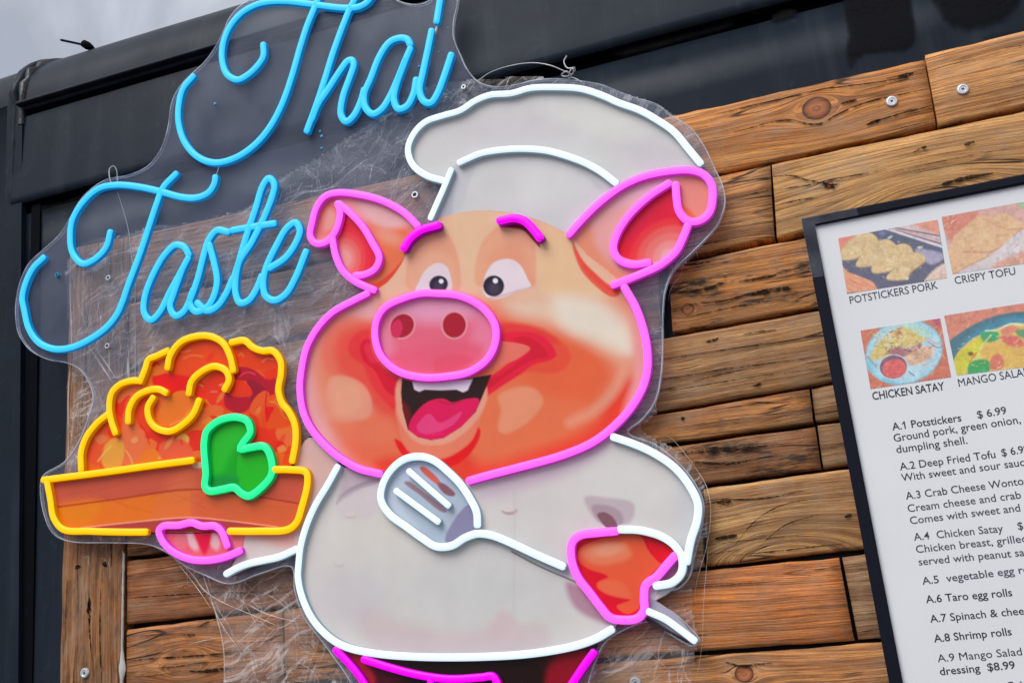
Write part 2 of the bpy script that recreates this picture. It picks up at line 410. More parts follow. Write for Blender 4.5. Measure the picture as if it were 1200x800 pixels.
extrude('rail_shade_strip', [(-0.004, ZR - 0.018), (0.004, ZR - 0.016), (0.004, ZR - 0.006)], X0, XR, M_DARK, truck, 4)  # shade under the rail painted in as a black recess
extrude('drip_rail', [(0.004, ZR - 0.009), (-0.006, ZR - 0.009), (-0.0075, ZR - 0.0075), (-0.0075, ZR - 0.0045), (-0.0125, ZR - 0.0045), (-0.016, ZR - 0.0035), (-0.0165, ZR - 0.0020), (-0.016, ZR - 0.0005), (-0.0095, ZR), (-0.0085, ZR + 0.003), (-0.0062, ZR + 0.006)],
        X0 + 0.008, XR, M_PAINT2, truck, 10)
extrude('roof', roof_profile(ZR + 0.006) + [(2.0, ZR + 0.16)], X0, XR, M_PAINT2, truck, 60, wob, True)
# part of the body left of the strap
def dropl(x, y, z):
    d = max(0.0, X0 - x); return (0.35 * d * d, -0.10 * d * d)
extrude('cab_roof', roof_profile(ZR + 0.006) + [(2.0, ZR + 0.16)], XL, X0 - 0.004, M_PAINT2, truck, 30, dropl, True)
extrude('cab_panel', [(0.004, 0.45), (0.004, ZC), (0.0, ZR - 0.01), (-0.006, ZR + 0.006)], XL, X0 - 0.004, M_PAINT, truck, 30, dropl, True)
# strap that runs up the seam and over the roof
def strap(xc, wd, th, mat, name, wav, zmin=0.45):
    path = [p for p in [(0.0, zmin + (ZC - zmin) * k / 40) for k in range(41)] + [(-0.002, ZC + (ZR + 0.006 - ZC) * k / 12) for k in range(1, 13)] if p[1] >= zmin - 1e-4] if zmin < ZC else [(-0.004, zmin), (-0.004, ZR), (-0.005, ZR + .004)]
    path = path + [(y, z) for y, z in roof_profile(ZR + 0.006)[1:]] + [(1.0, ZR + 0.14)]
    V = []; Fc = []
    n = len(path); sec = [(-0.5, 0), (-0.42, 0.75), (-0.2, 1.0), (0.2, 1.0), (0.42, 0.75), (0.5, 0)]
    for i, (y, z) in enumerate(path):
        a = path[max(0, i - 1)]; b = path[min(n - 1, i + 1)]
        ty, tz = b[0] - a[0], b[1] - a[1]; l = math.hypot(ty, tz); ny, nz_ = -tz / l, ty / l
        ww = wd * (1 + wav * mnoise.noise(Vector((i * 0.7, 3, 1)))); hh = th * (1 + wav * mnoise.noise(Vector((i * 0.9, 8, 1))))
        jx = wav * 0.004 * mnoise.noise(Vector((i * 0.8, 1, 5)))
        for sx, sh in sec: V.append((xc + jx + sx * ww, y + ny * hh * sh, z + nz_ * hh * sh))
    m = len(sec)
    for i in range(n - 1):
        for j in range(m - 1):
            a = i * m + j; Fc.append((a, a + 1, a + m + 1, a + m))
    return mesh(name, V, Fc, mat, truck, True)
strap(X0 - 0.004, 0.016, 0.007, M_PAINT2, 'seam_strap', 0.25)
strap(X0 + 0.009, 0.010, 0.005, M_SEAL, 'sealant_bead', 1.0, ZR - 0.03)
# far side, ends and underside close the body
bm = bmesh.new(); bmesh.ops.create_cube(bm, size=1.0)
bmesh.ops.scale(bm, vec=(XR - X0, 1.9, ZC - 0.5), verts=bm.verts)
bmesh.ops.translate(bm, vec=((XR + X0) / 2, 0.03 + 0.95, 0.47 + (ZC - 0.5) / 2), verts=bm.verts)
bm_mesh('body_shell', bm, M_PAINT, truck)
# slot beside the cladding at the lower left
def slab(name, q, y0, y1, mat, parent, taper=0.0):
    """box between depth y0 (front) and y1 (back) over four photo points TL TR BR BL, traced at the front"""
    f = [P(u, v, y0) for u, v in q]; b = [(p[0], y1, p[2]) for p in f]
    return mesh(name, f + b, [(0, 3, 2, 1), (0, 1, 5, 4), (1, 2, 6, 5), (2, 3, 7, 6), (3, 0, 4, 7), (4, 5, 6, 7)], mat, parent)
slab('vertical_slot', [(37, 241), (47, 238), (37, 830), (21, 830)], -0.0022, 0.001, M_DARK, truck)
slab('corner_post', [(9, 118), (26, 118), (21, 830), (-14, 830)], -0.0078, 0.001, M_PAINT, truck)

# small washer nozzle on the roof
nzl = thing('roof_nozzle', 'small black nozzle sticking up from the truck roof edge', 'roof fitting', tuple(P(105, 54, 0.04)))
def lathe_between(name, a, b, prof, mat, parent, n=14, extra=None):
    a = Vector(a); b = Vector(b); d = (b - a); Lh = d.length; q = d.to_track_quat('Z', 'Y')
    V = []; Fc = []
    for (t, r) in prof:
        for k in range(n):
            an = 2 * math.pi * k / n
            V.append(a + q @ Vector((r * math.cos(an), r * math.sin(an), t * Lh)))
    for i in range(len(prof) - 1):
        for k in range(n):
            Fc.append((i * n + k, i * n + (k + 1) % n, (i + 1) * n + (k + 1) % n, (i + 1) * n + k))
    Fc.append(tuple(range(n))[::-1]); Fc.append(tuple((len(prof) - 1) * n + k for k in range(n)))
    return mesh(name, V, Fc, mat, parent, True)
lathe_between('arm', P(71, 47, 0.04), P(99, 53, 0.04), [(0, .0012), (.05, .0017), (.9, .0016), (1, .0024)], M_DARK, nzl)
lathe_between('cap', P(96, 50, 0.04), P(110, 58, 0.045), [(0, .002), (.12, .0052), (.5, .0058), (.8, .0042), (1, .0025)], M_DARK, nzl)

# ------------------------------------------------------------------ timber cladding
clad = thing('timber_cladding', 'weathered brown timber boards screwed to the truck side behind the sign', 'wood cladding', tuple(P(600, 600, 0)))
PQ = []
def plank(q, y=WOOD_Y, knot=None, arch=None, tone=(0.4, 0.3, 0.0), vert=False, name='plank', label=None, shade=(150, 98, 52), wav=1.0, ybk=-0.001):
    c = [P(u, v, y) for u, v in q]                         # TL TR BR BL
    PQ.append((q, y, vert))
    if vert: c = [c[1], c[2], c[3], c[0]]                  # the length runs downwards
    c = [np.array(p) for p in c]
    cen = sum(c) / 4
    ex = (c[1] + c[2]) / 2 - (c[0] + c[3]) / 2; ex /= np.linalg.norm(ex); ez = np.cross(ex, [0, 1, 0]); 
    l2 = [((p - cen) @ ex, (p - cen) @ ez) for p in c]
    length = np.linalg.norm(c[1] - c[0]); nx = max(4, min(46, int(length / 0.014))); nzv = 5
    V = []; Fc = []; sd_ = random.random() * 90
    zs = [0, 0.05, 0.5, 0.95, 1]
    for i in range(nx + 1):
        a = i / nx
        for j, b in enumerate(zs):
            tx = [l2[0][k] * (1 - a) + l2[1][k] * a for k in (0, 1)]; bx = [l2[3][k] * (1 - a) + l2[2][k] * a for k in (0, 1)]
            X = tx[0] * (1 - b) + bx[0] * b; Z = tx[1] * (1 - b) + bx[1] * b
            e = 0.0006 * wav * mnoise.noise(Vector((X * 25, b * 5, sd_))) + 0.0005 * wav * mnoise.noise(Vector((X * 90, b * 7, sd_)))
            yy = 0.0009 * mnoise.noise(Vector((X * 14, b * 3, sd_ + 9)))
            if j in (0, 4): Z += e * 1.6; yy += 0.0013
            if i in (0, nx): X += 0.0007 * wav * mnoise.noise(Vector((b * 9, i, sd_))); yy += 0.0010
            V.append((X, yy, Z))
    m_ = len(zs); N = len(V)
    for i in range(nx):
        for j in range(m_ - 1):
            a = i * m_ + j; Fc.append((a, a + 1, a + m_ + 1, a + m_))
    ring = [i * m_ for i in range(nx + 1)] + [nx * m_ + j for j in range(1, m_)] + [i * m_ + m_ - 1 for i in range(nx - 1, -1, -1)] + [j for j in range(m_ - 2, 0, -1)]
    back = ybk - y
    for r in ring: V.append((V[r][0], back, V[r][2]))
    k = len(ring)
    for i in range(k): Fc.append((ring[i], N + i, N + (i + 1) % k, ring[(i + 1) % k]))
    Fc.append(tuple(N + i for i in range(k))[::-1])
    bm = bmesh.new(); vs = [bm.verts.new(v) for v in V]
    for f in Fc: bm.faces.new([vs[i] for i in f])
    o = bm_mesh(name, bm, M_WOOD, clad, False)
    me = o.data
    sm = np.zeros(len(me.polygons), bool); sm[:nx * (m_ - 1)] = True; me.polygons.foreach_set('use_smooth', sm)
    R = Matrix(((ex[0], 0, ez[0], cen[0]), (ex[1], 1, ez[1], y), (ex[2], 0, ez[2], cen[2]), (0, 0, 0, 1)))
    o.matrix_parent_inverse = Matrix.Identity(4)
    o.matrix_local = Matrix.Translation(clad.location).inverted() @ R
    if knot:
        kp = np.array(P(knot[0], knot[1], y)); o['knot'] = (float((kp - cen) @ ex), float((kp - cen) @ ez), knot[2] * 0.00088)
    else: o['knot'] = (9.0, 9.0, 0.0)
    if arch:
        kp = np.array(P(arch[0], arch[1], y)); o['arch'] = (float((kp - cen) @ ex), float((kp - cen) @ ez), arch[2] * 0.00088)
    else: o['arch'] = (9.0, 9.0, 0.0)
    jit = 1 + 0.10 * (random.random() - 0.5)
    o['shade'] = tuple(float(k_) for k_ in np.minimum(s2l(shade) * jit * 0.90 / np.array([0.235, 0.122, 0.054]), 1.9))
    o['tone'] = tuple(float(t_) for t_ in tone)
    if label: o['label'] = label
    return o

def sx(seam, x):
    return np.interp(x, [p[0] for p in seam], [p[1] for p in seam])
# seam lines between courses (top edge of the gap / bottom edge of the gap), photo points
T0 = [(82, 292), (790, 139), (1090, 70)]
S = [([(147, 353), (390, 302), (848, 203), (900, 190), (1097, 148), (1320, 97)], 3.6),
     ([(147, 430), (390, 383), (808, 298), (940, 272), (1320, 192)], 8),
     ([(147, 508), (345, 470), (783, 391), (955, 359), (1320, 292)], 4.4),
     ([(147, 584), (345, 552), (762, 484), (972, 445), (1320, 385)], 6),
     ([(147, 617), (345, 590), (765, 516), (953, 494), (1320, 440)], 5.5),
     ([(147, 652), (345, 628), (820, 567), (988, 545), (1320, 498)], 5.5),
     ([(147, 731), (345, 706), (820, 664), (1010, 643), (1320, 605)], 6.5),
     ([(147, 815), (345, 798), (700, 771), (1003, 750), (1320, 722)], 6.5),
     ([(147, 905), (345, 886), (820, 850), (1320, 810)], 4)]
def row(i, x0, x1, y=WOOD_Y, dt=0, db=0, sl=(0, 0), **kw):
    if i == 0: top = lambda x: sx(T0, x)
    else: top = lambda x: sx(S[i - 1][0], x) + S[i - 1][1]
    bot = lambda x: sx(S[i][0], x)
    (a0, a1) = x0 if isinstance(x0, tuple) else (x0, x0); (b0, b1) = x1 if isinstance(x1, tuple) else (x1, x1)
    return plank([(a0, top(a0) + dt), (b0, top(b0) + dt), (b1, bot(b1) + db), (a1, bot(a1) + db)], y, **kw)
LX = 148.5
row(0, LX + 3, 520, tone=(0.2, 0.3, 0.4), shade=(165,110,65))
plank([(522, 197), (1083, 69.5), (1097, 147), (522, 273)], WOOD_Y - 0.001, knot=(957, 127, 15), tone=(0.75, 0.15, 0), label='top orange plank with a round dark knot', shade=(178,118,62))
plank([(1084, 64), (1340, 4), (1340, 92), (1099, 147)], WOOD_Y - 0.003, tone=(0.45, 0.25, 0), shade=(172,118,68))
row(1, LX + 2, 470, tone=(0.3, 0.3, 0.4), shade=(160,110,68)); row(1, (472, 474), (902, 907), tone=(0.35, 0.4, 0.1), arch=(850, 320, 26), shade=(172,118,68))
row(1, (904.5, 910), 1340, WOOD_Y - 0.0005, tone=(0.35, 0.1, 0), knot=(972, 217, 4.5), arch=(1090, 250, 34), label='broad pale plank with a small dark knot above the menu', shade=(184,138,86))
row(2, LX + 1, 420, tone=(0.3, 0.3, 0.3), shade=(150,105,65)); row(2, 423, 772, tone=(0.3, 0.3, 0.2), shade=(150,105,65)); row(2, (783, 788), 1340, WOOD_Y - 0.001, tone=(0.85, 1.0, 0), knot=(806, 362, 7), label='orange plank with black weathered marks', shade=(160,108,56))
row(3, LX, 610, tone=(0.3, 0.4, 0.2), shade=(145,98,60)); row(3, 613, 1340, WOOD_Y - 0.001, tone=(0.25, 0.25, 0.15), shade=(150,106,64))
row(4, LX, 560, tone=(0.3, 0.4, 0.1), shade=(145,95,55)); row(4, 563, (948, 953), WOOD_Y - 0.0015, tone=(0.5, 0.5, 0), shade=(158,102,52)); row(4, (951, 956), 1340, WOOD_Y + 0.002, tone=(0.1, 0.3, 0.1), shade=(140,100,64))
row(5, LX, 640, tone=(0.3, 0.5, 0.1), shade=(140,92,52)); row(5, 643, (955, 962), tone=(0.6, 0.9, 0), shade=(132,84,44)); row(5, (958, 965), 1340, WOOD_Y + 0.002, tone=(0.1, 0.3, 0.1), shade=(136,98,62))
row(6, LX - .5, 480, knot=(217, 688, 3), tone=(0.6, 0.3, 0), shade=(144,88,48)); row(6, 483, (820, 825), tone=(0.4, 0.4, 0), shade=(148,100,58)); row(6, (824, 829), 1340, WOOD_Y - 0.0005, tone=(0.25, 0.15, 0.1), knot=(851, 589, 3.5), arch=(925, 672, 40), shade=(164,120,74))
row(7, LX - .5, (330, 332), WOOD_Y - 0.001, arch=(215, 775, 16), tone=(0.7, 0.5, 0), shade=(146,92,50)); row(7, (332.5, 334.5), 684, tone=(0.5, 0.4, 0), shade=(146,94,52)); row(7, 687, (983, 1001), WOOD_Y - 0.003, tone=(0.95, 0.25, 0), label='bright orange plank under the chef arm', shade=(174,108,58)); row(7, (987, 1006), 1340, WOOD_Y + 0.001, tone=(0.15, 0.2, 0.3), shade=(140,104,72))
row(8, LX - 1, (331, 333), arch=(240, 760, 14), tone=(0.6, 0.5, 0), shade=(140,88,46)); row(8, (333.5, 335.5), 640, tone=(0.4, 0.4, 0), shade=(146,96,54)); row(8, 643, 1340, WOOD_Y - 0.001, tone=(0.5, 0.2, 0), knot=(872, 789, 9), shade=(158,106,60))
post = plank([(82, 291), (150.5, 277), (141.5, 835), (68.5, 835)], WOOD_Y - 0.002, vert=True, name='upright_board', tone=(0.45, 0.55, 0.1), label='upright board at the left end of the cladding', knot=(104, 715, 3), shade=(132,86,48))
# sealant bead between the upright and the boards
V = []; Fc = []
for i in range(40):
    v = 648 + i * 4.7; u = 145.3 - (v - 648) * 0.016 + 0.7 * math.sin(i * 1.3) * mnoise.noise(Vector((i * .4, 0, 0)))
    wd = 1.0 + 0.5 * mnoise.noise(Vector((i * .5, 2, 0))) + (3.2 * math.exp(-((v - 782) / 12) ** 2))
    for k, (s_, d_) in enumerate(((-1, 0), (-.5, .0018), (.5, .0018), (1, 0))):
        p = P(u + s_ * wd, v, WOOD_Y - 0.0012); V.append((p[0], p[1] - d_, p[2]))
    if i:
        for k in range(3): a = (i - 1) * 4 + k; Fc.append((a, a + 1, a + 5, a + 4))
mesh('caulk_bead', V, Fc, M_CAULK, clad, True)

def nearest_plank(u, v):
    p = np.array(P(u, v, WOOD_Y)); best = None
    for o in clad.children:
        if o.name.startswith(('plank', 'upright')):
            q = (o.matrix_local.inverted() @ (Vector(p) - clad.location))
            bb = o.bound_box; inside = bb[0][0] <= q.x <= bb[6][0] and bb[0][2] <= q.z <= bb[6][2]
            if inside: best = (o, q)
    return best
screw_me = None
def screw(u, v, r=0.0058):
    global screw_me
    if screw_me is None:
        bm = bmesh.new(); n = 20; prof = [(r * 1.0, 0.0004), (r, -0.0008), (r * 0.86, -0.0019), (r * 0.60, -0.0021), (r * 0.5, -0.0016)]
        rings = [[bm.verts.new((pr * math.cos(2 * math.pi * k / n), py, pr * math.sin(2 * math.pi * k / n))) for k in range(n)] for pr, py in prof]
        for a, b in zip(rings, rings[1:]):
            for k in range(n): bm.faces.new((a[k], a[(k + 1) % n], b[(k + 1) % n], b[k]))
        bm.faces.new(rings[-1])
        # star recess
        star = [bm.verts.new((r * (0.36 if k % 2 else 0.16) * math.cos(math.pi * k / 4 + .3), -0.00172, r * (0.36 if k % 2 else 0.16) * math.sin(math.pi * k / 4 + .3))) for k in range(8)]
        f = bm.faces.new(star); f.material_index = 1
        me = bpy.data.meshes.new('screw'); bmesh.ops.recalc_face_normals(bm, faces=bm.faces); bm.to_mesh(me); bm.free()
        me.materials.append(M_SCREW); me.materials.append(M_SLOT); screw_me = me
    b = nearest_plank(u, v)
    if b is None: print('no plank for screw', u, v); return
    o = bpy.data.objects.new('screw', screw_me); link(o, b[0])
    o.location = (b[1].x, -0.0004, b[1].z)
bpy.context.view_layer.update()
for s_ in ((1128, 107), (1045, 120), (101.5, 788), (745, 799)): screw(*s_)

# ------------------------------------------------------------------ painting of flat prints
def seg_sd(U, V, poly):
    D = np.full(U.shape, 1e18); inside = np.zeros(U.shape, bool); n = len(poly)
    for i in range(n):
        ax, ay = poly[i]; bx, by = poly[(i + 1) % n]; ex, ey = bx - ax, by - ay
        L2 = ex * ex + ey * ey + 1e-12
        t = np.clip(((U - ax) * ex + (V - ay) * ey) / L2, 0, 1)
        dx = U - ax - t * ex; dy = V - ay - t * ey
        D = np.minimum(D, dx * dx + dy * dy)
        if ay != by: inside ^= ((ay > V) != (by > V)) & (U < ex * (V - ay) / (by - ay) + ax)
    D = np.sqrt(D); return np.where(inside, -D, D)

class Paint:
    def __init__(s, u0, v0, u1, v1, step):
        s.u = np.arange(u0, u1 + step, step); s.v = np.arange(v0, v1 + step, step); s.step = step
        s.U, s.V = np.meshgrid(s.u, s.v); s.img = np.zeros(s.U.shape + (3,)); s.mask = np.zeros(s.U.shape, bool)
        s.clip = None
    def _box(s, lo, hi, pad):
        i0 = max(0, int((lo[1] - pad - s.v[0]) / s.step)); i1 = min(len(s.v), int((hi[1] + pad - s.v[0]) / s.step) + 2)
        j0 = max(0, int((lo[0] - pad - s.u[0]) / s.step)); j1 = min(len(s.u), int((hi[0] + pad - s.u[0]) / s.step) + 2)
        return slice(i0, max(i0, i1)), slice(j0, max(j0, j1))
    def _lay(s, sl, a, col):
        if s.clip is not None: a = a * s.clip[sl]
        c = s2l(col) if not isinstance(col, np.ndarray) else col
        s.img[sl] = s.img[sl] * (1 - a[..., None]) + c * a[..., None]
    def sd(s, pts, smooth=True, sl=None):
        poly = catmull(pts, True, 5) if smooth else np.array(pts, float)
        return seg_sd(s.U[sl], s.V[sl], poly)
    def poly(s, pts, col, blur=0.9, alpha=1.0, smooth=True):
        a = np.array(pts, float); sl = s._box(a.min(0), a.max(0), blur + 8)
        if s.U[sl].size == 0: return
        d = s.sd(pts, smooth, sl); t = np.clip(0.5 - d / (2 * blur), 0, 1); t = t * t * (3 - 2 * t)
        s._lay(sl, t * alpha, col)
    def ell(s, cx, cy, rx, ry, col, rot=0, blur=0.9, alpha=1.0):
        r = max(rx, ry); sl = s._box((cx - r, cy - r), (cx + r, cy + r), blur + 2)
        if s.U[sl].size == 0: return
        c, q = math.cos(math.radians(rot)), math.sin(math.radians(rot))
        x = (s.U[sl] - cx) * c + (s.V[sl] - cy) * q; y = -(s.U[sl] - cx) * q + (s.V[sl] - cy) * c
        d = (np.sqrt((x / rx) ** 2 + (y / ry) ** 2) - 1) * min(rx, ry)
        t = np.clip(0.5 - d / (2 * blur), 0, 1); t = t * t * (3 - 2 * t); s._lay(sl, t * alpha, col)
    def line(s, pts, wd, col, blur=0.8, alpha=1.0, smooth=True):
        p = catmull(pts, False, 5) if (smooth and len(pts) > 2) else np.array(pts, float)
        sl = s._box(p.min(0), p.max(0), wd + blur + 3)
        if s.U[sl].size == 0: return
        U, V = s.U[sl], s.V[sl]; D = np.full(U.shape, 1e18)
        for (ax, ay), (bx, by) in zip(p[:-1], p[1:]):
            ex, ey = bx - ax, by - ay; t = np.clip(((U - ax) * ex + (V - ay) * ey) / (ex * ex + ey * ey + 1e-12), 0, 1)
            D = np.minimum(D, (U - ax - t * ex) ** 2 + (V - ay - t * ey) ** 2)
        d = np.sqrt(D) - wd / 2; t = np.clip(0.5 - d / (2 * blur), 0, 1); s._lay(sl, t * alpha, col)
    def region(s, pts, smooth=True):
        d = seg_sd(s.U, s.V, catmull(pts, True, 5) if smooth else np.array(pts, float)); return d < 0
    def build(s, name, mask, y, mat, parent, gain=1.0, label=None, grow=0):
        for _ in range(grow):
            g_ = mask.copy(); g_[1:] |= mask[:-1]; g_[:-1] |= mask[1:]; g_[:, 1:] |= mask[:, :-1]; g_[:, :-1] |= mask[:, 1:]; mask = g_
        m = mask[:-1, :-1] & mask[1:, 1:] & mask[:-1, 1:] & mask[1:, :-1]
        ii, jj = np.nonzero(m); W = s.U.shape[1]
        q = np.stack([ii * W + jj, (ii + 1) * W + jj, (ii + 1) * W + jj + 1, ii * W + jj + 1], 1)
        used, inv = np.unique(q, return_inverse=True); q = inv.reshape(-1, 4)
        U = s.U.ravel()[used]; V = s.V.ravel()[used]
        co = PV(U, V, y).astype(np.float32); cen = co.mean(0); co = co - cen
        me = bpy.data.meshes.new(name); me.vertices.add(len(co)); me.vertices.foreach_set('co', co.ravel())
        me.loops.add(q.size); me.loops.foreach_set('vertex_index', q.ravel().astype(np.int32))
        me.polygons.add(len(q)); me.polygons.foreach_set('loop_start', np.arange(0, q.size, 4, dtype=np.int32))
        me.materials.append(mat); me.update(calc_edges=True)
        ca = me.color_attributes.new('Col', 'FLOAT_COLOR', 'POINT')
        c = np.ones((len(co), 4), np.float32); c[:, :3] = np.clip(s.img.reshape(-1, 3)[used] * gain, 0, 0.92)
        ca.data.foreach_set('color', c.ravel())
        o = bpy.data.objects.new(name, me); link(o, parent)
        if parent is not None: o.matrix_parent_inverse = Matrix.Translation(parent.location).inverted()
        o.location = cen
        if label: o['label'] = label
        return o

def zm(x0, y0, k, pts):                       # photo points read in an enlargement
    return [(x0 + x / k, y0 + y / k) for x, y in pts]

# ------------------------------------------------------------------ dark reflections and smears painted as colour on the steel above the timber
def reflection_smear_material():
    t = NT('dark_reflection_smear'); a = t.n('ShaderNodeVertexColor', layer_name='Col').outputs['Color']
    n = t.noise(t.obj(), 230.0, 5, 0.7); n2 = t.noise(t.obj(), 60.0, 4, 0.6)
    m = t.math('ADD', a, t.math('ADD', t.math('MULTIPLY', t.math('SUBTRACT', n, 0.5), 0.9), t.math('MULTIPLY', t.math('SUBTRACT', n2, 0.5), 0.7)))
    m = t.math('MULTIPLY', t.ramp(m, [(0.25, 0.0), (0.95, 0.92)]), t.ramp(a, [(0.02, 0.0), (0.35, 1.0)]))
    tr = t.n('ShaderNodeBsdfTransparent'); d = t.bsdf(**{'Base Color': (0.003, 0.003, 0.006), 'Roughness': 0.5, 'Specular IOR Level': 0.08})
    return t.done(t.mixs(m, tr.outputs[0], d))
M_REFL_SMEAR = reflection_smear_material()
def reflection_smear(pts, blur=8, al=1.0):
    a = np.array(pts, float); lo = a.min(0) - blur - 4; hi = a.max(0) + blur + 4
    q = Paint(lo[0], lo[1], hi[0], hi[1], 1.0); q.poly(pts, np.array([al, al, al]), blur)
    q.build('reflection_smear_patch', q.img[..., 0] >= 0, -0.0018, M_REFL_SMEAR, truck)
reflection_smear([(992, -24), (1062, -40), (1066, 0), (1072, 30), (1070, 50), (1060, 58), (1030, 61), (1005, 67), (997, 80), (992, 66), (994, 40)], 9)
reflection_smear([(1088, -44), (1200, -60), (1196, 0), (1186, 10), (1172, 24), (1150, 32), (1128, 34), (1110, 24), (1100, 10)], 12)
reflection_smear([(1150, 42), (1175, 35), (1210, 28), (1240, 22), (1240, 32), (1200, 37), (1165, 46)], 3)
reflection_smear([(910, 14), (930, 10), (935, 17), (915, 24), (903, 25)], 5, .8)
reflection_smear([(700, 60), (760, 44), (800, 33), (860, 22), (860, 30), (800, 48), (770, 57), (730, 66)], 6, 0.62); reflection_smear([(770, 72), (790, 62), (800, 66), (790, 76)], 5, .5); reflection_smear([(100, 106), (108, 103), (108, 110), (101, 111)], 3, .9)
reflection_smear([(45, 243), (75, 235), (108, 225), (108, 231), (75, 244), (50, 250)], 6, 0.6)

# ------------------------------------------------------------------ the neon sign
ACB, ACF = -0.0330, -0.0370                    # back and front of the acrylic sheet
PRY = ACF - 0.0003
TUBE_D = 0.0075
MID = ACF - TUBE_D * 0.55
sign = thing('neon_sign', 'large neon sign of a pig chef with food tray under blue Thai Taste script', 'neon sign', tuple(P(560, 500, ACF)))

def tube(name, pts, colour, parent, wpx=9.1, closed=False, depth=TUBE_D, label=None, sharp=False):
    px = np.array(pts, float) if sharp else catmull(pts, closed, 8)
    Q = np.array([P(u, v, MID)[[0, 2]] for u, v in px])
    Q = resample(Q, 0.0022, closed); n = len(Q)
    wid = wpx * 0.00090 / 2
    if closed: T = np.roll(Q, -1, 0) - np.roll(Q, 1, 0)
    else: T = np.vstack([Q[1] - Q[0], Q[2:] - Q[:-2], Q[-1] - Q[-2]])
    T /= np.linalg.norm(T, axis=1)[:, None] + 1e-12
    N = np.stack([T[:, 1], -T[:, 0]], 1)
    sec = [(-1, 0), (-1.0, 0.42), (-0.96, 0.72), (-0.74, 0.93), (-0.35, 1.0), (0.35, 1.0), (0.74, 0.93), (0.96, 0.72), (1.0, 0.42), (1, 0)]
    rings = []
    if not closed:
        for a in (1.0, 0.72, 0.36): rings.append((Q[0] - T[0] * wid * 0.75 * math.sin(a * math.pi / 2), N[0], max(0.25, math.cos(a * math.pi / 2) ** 0.6)))
    for k in range(n): rings.append((Q[k], N[k], 1.0))
    if not closed:
        for a in (0.36, 0.72, 1.0): rings.append((Q[-1] + T[-1] * wid * 0.75 * math.sin(a * math.pi / 2), N[-1], max(0.25, math.cos(a * math.pi / 2) ** 0.6)))
    V = []; Fc = []; FM = []; m = len(sec)
    for c, nn, s_ in rings:
        for a, h in sec:
            V.append((c[0] + nn[0] * a * wid * s_, ACF - 0.0002 - depth * h * (0.78 + 0.22 * s_), c[1] + nn[1] * a * wid * s_))
    R = len(rings)
    for i in range(R if closed else R - 1):
        for j in range(m - 1):
            a = i * m + j; b = ((i + 1) % R) * m + j
            Fc.append((a, a + 1, b + 1, b)); FM.append(0 if 2 <= j <= 6 else 1)
    if not closed:
        Fc.append(tuple(range(m))[::-1]); FM.append(1); Fc.append(tuple((R - 1) * m + j for j in range(m))); FM.append(1)
    cen = np.mean(V, 0); V = [np.array(v) - cen for v in V]
    o = mesh(name, V, Fc, GL[colour], parent, True, FM)
    if parent is sign: o.location = cen; o.matrix_parent_inverse = Matrix.Translation(sign.location).inverted()
    else:
        o.matrix_parent_inverse = Matrix.Identity(4)
        o.location = Vector(cen) - wloc(parent)
    if label: o['label'] = label
    return o

def wloc(o):
    l = Vector(o.location)
    if o.parent: l = l + o.matrix_parent_inverse.to_translation() + wloc(o.parent)
    return l

# --- acrylic sheet, outline traced from the photograph
OUT = [(262, 36), (268, 22), (280, 8), (296, -2), (318, -12), (350, -18), (385, -34), (430, -38), (450, -22), (458, -6), (470, 2), (483, 5), (496, 4), (505, -2), (508, -20), (522, -30), (536, -14),
       (536, 5), (532, 25), (532, 45), (540, 65), (547, 80), (560, 95), (577, 101), (600, 100), (625, 94), (650, 92), (675, 94), (705, 99), (725, 107), (747, 115), (770, 122), (790, 137),
       (810, 150), (825, 170), (837, 195), (847, 217), (850, 237), (842, 262), (830, 277), (810, 297), (790, 317), (780, 340), (777, 370), (777, 400), (775, 440), (768, 470), (752, 492), (736, 506),
       (768, 520), (796, 542), (815, 566), (825, 590), (823, 614), (813, 655), (808, 676), (794, 690), (771, 694), (768, 704), (788, 716), (808, 734), (820, 750), (812, 757), (788, 745), (760, 729),
       (738, 735), (712, 750), (702, 765), (690, 800), (680, 860), (430, 860), (412, 802), (388, 766), (373, 746), (356, 723), (345, 692), (341, 664), (305, 672), (268, 684), (240, 674), (215, 662), (196, 648), (180, 640),
       (165, 637), (130, 636), (80, 634), (62, 625), (52, 605), (47, 575), (50, 557), (75, 541), (92, 517), (102, 492), (109, 465), (102, 445), (92, 432), (77, 425), (55, 421), (35, 410), (22, 392), (18, 372), (19, 350),
       (24, 328), (34, 308), (52, 291), (70, 274), (82, 255), (92, 237), (107, 221), (125, 210), (150, 205), (172, 195), (187, 177), (196, 152), (201, 120), (210, 102), (225, 86), (240, 72), (252, 55)]
outl = catmull(OUT, True, 5)
po = [P(u, v, ACF) for u, v in outl]
n = len(po)
tris = geometry.tessellate_polygon([[Vector((p[0], p[2], 0)) for p in po]])
V = [tuple(p) for p in po] + [(p[0], ACB, p[2]) for p in po]
mesh('acrylic_sheet', V, [tuple(t) for t in tris] + [tuple(n + i for i in t[::-1]) for t in tris], M_ACR, sign)
Fc = []; V = []
for i, p in enumerate(po):
    a = np.array(po[i - 1]); b = np.array(po[(i + 1) % n]); d = b - a; d /= np.linalg.norm(d) + 1e-9; nn = np.array([-d[2], 0, d[0]])
    for (o_, y_) in ((0.0010, ACF - 0.0003), (0.0010, ACB + 0.0003), (-0.0001, ACB + 0.0003), (-0.0001, ACF - 0.0003)):
        q = np.array(p) + nn * o_ * -1; V.append((q[0], y_, q[2]))
for i in range(n):
    for j in range(4): Fc.append((i * 4 + j, i * 4 + (j + 1) % 4, ((i + 1) % n) * 4 + (j + 1) % 4, ((i + 1) % n) * 4 + j))
mesh('acrylic_rim', V, Fc, M_RIM, sign)

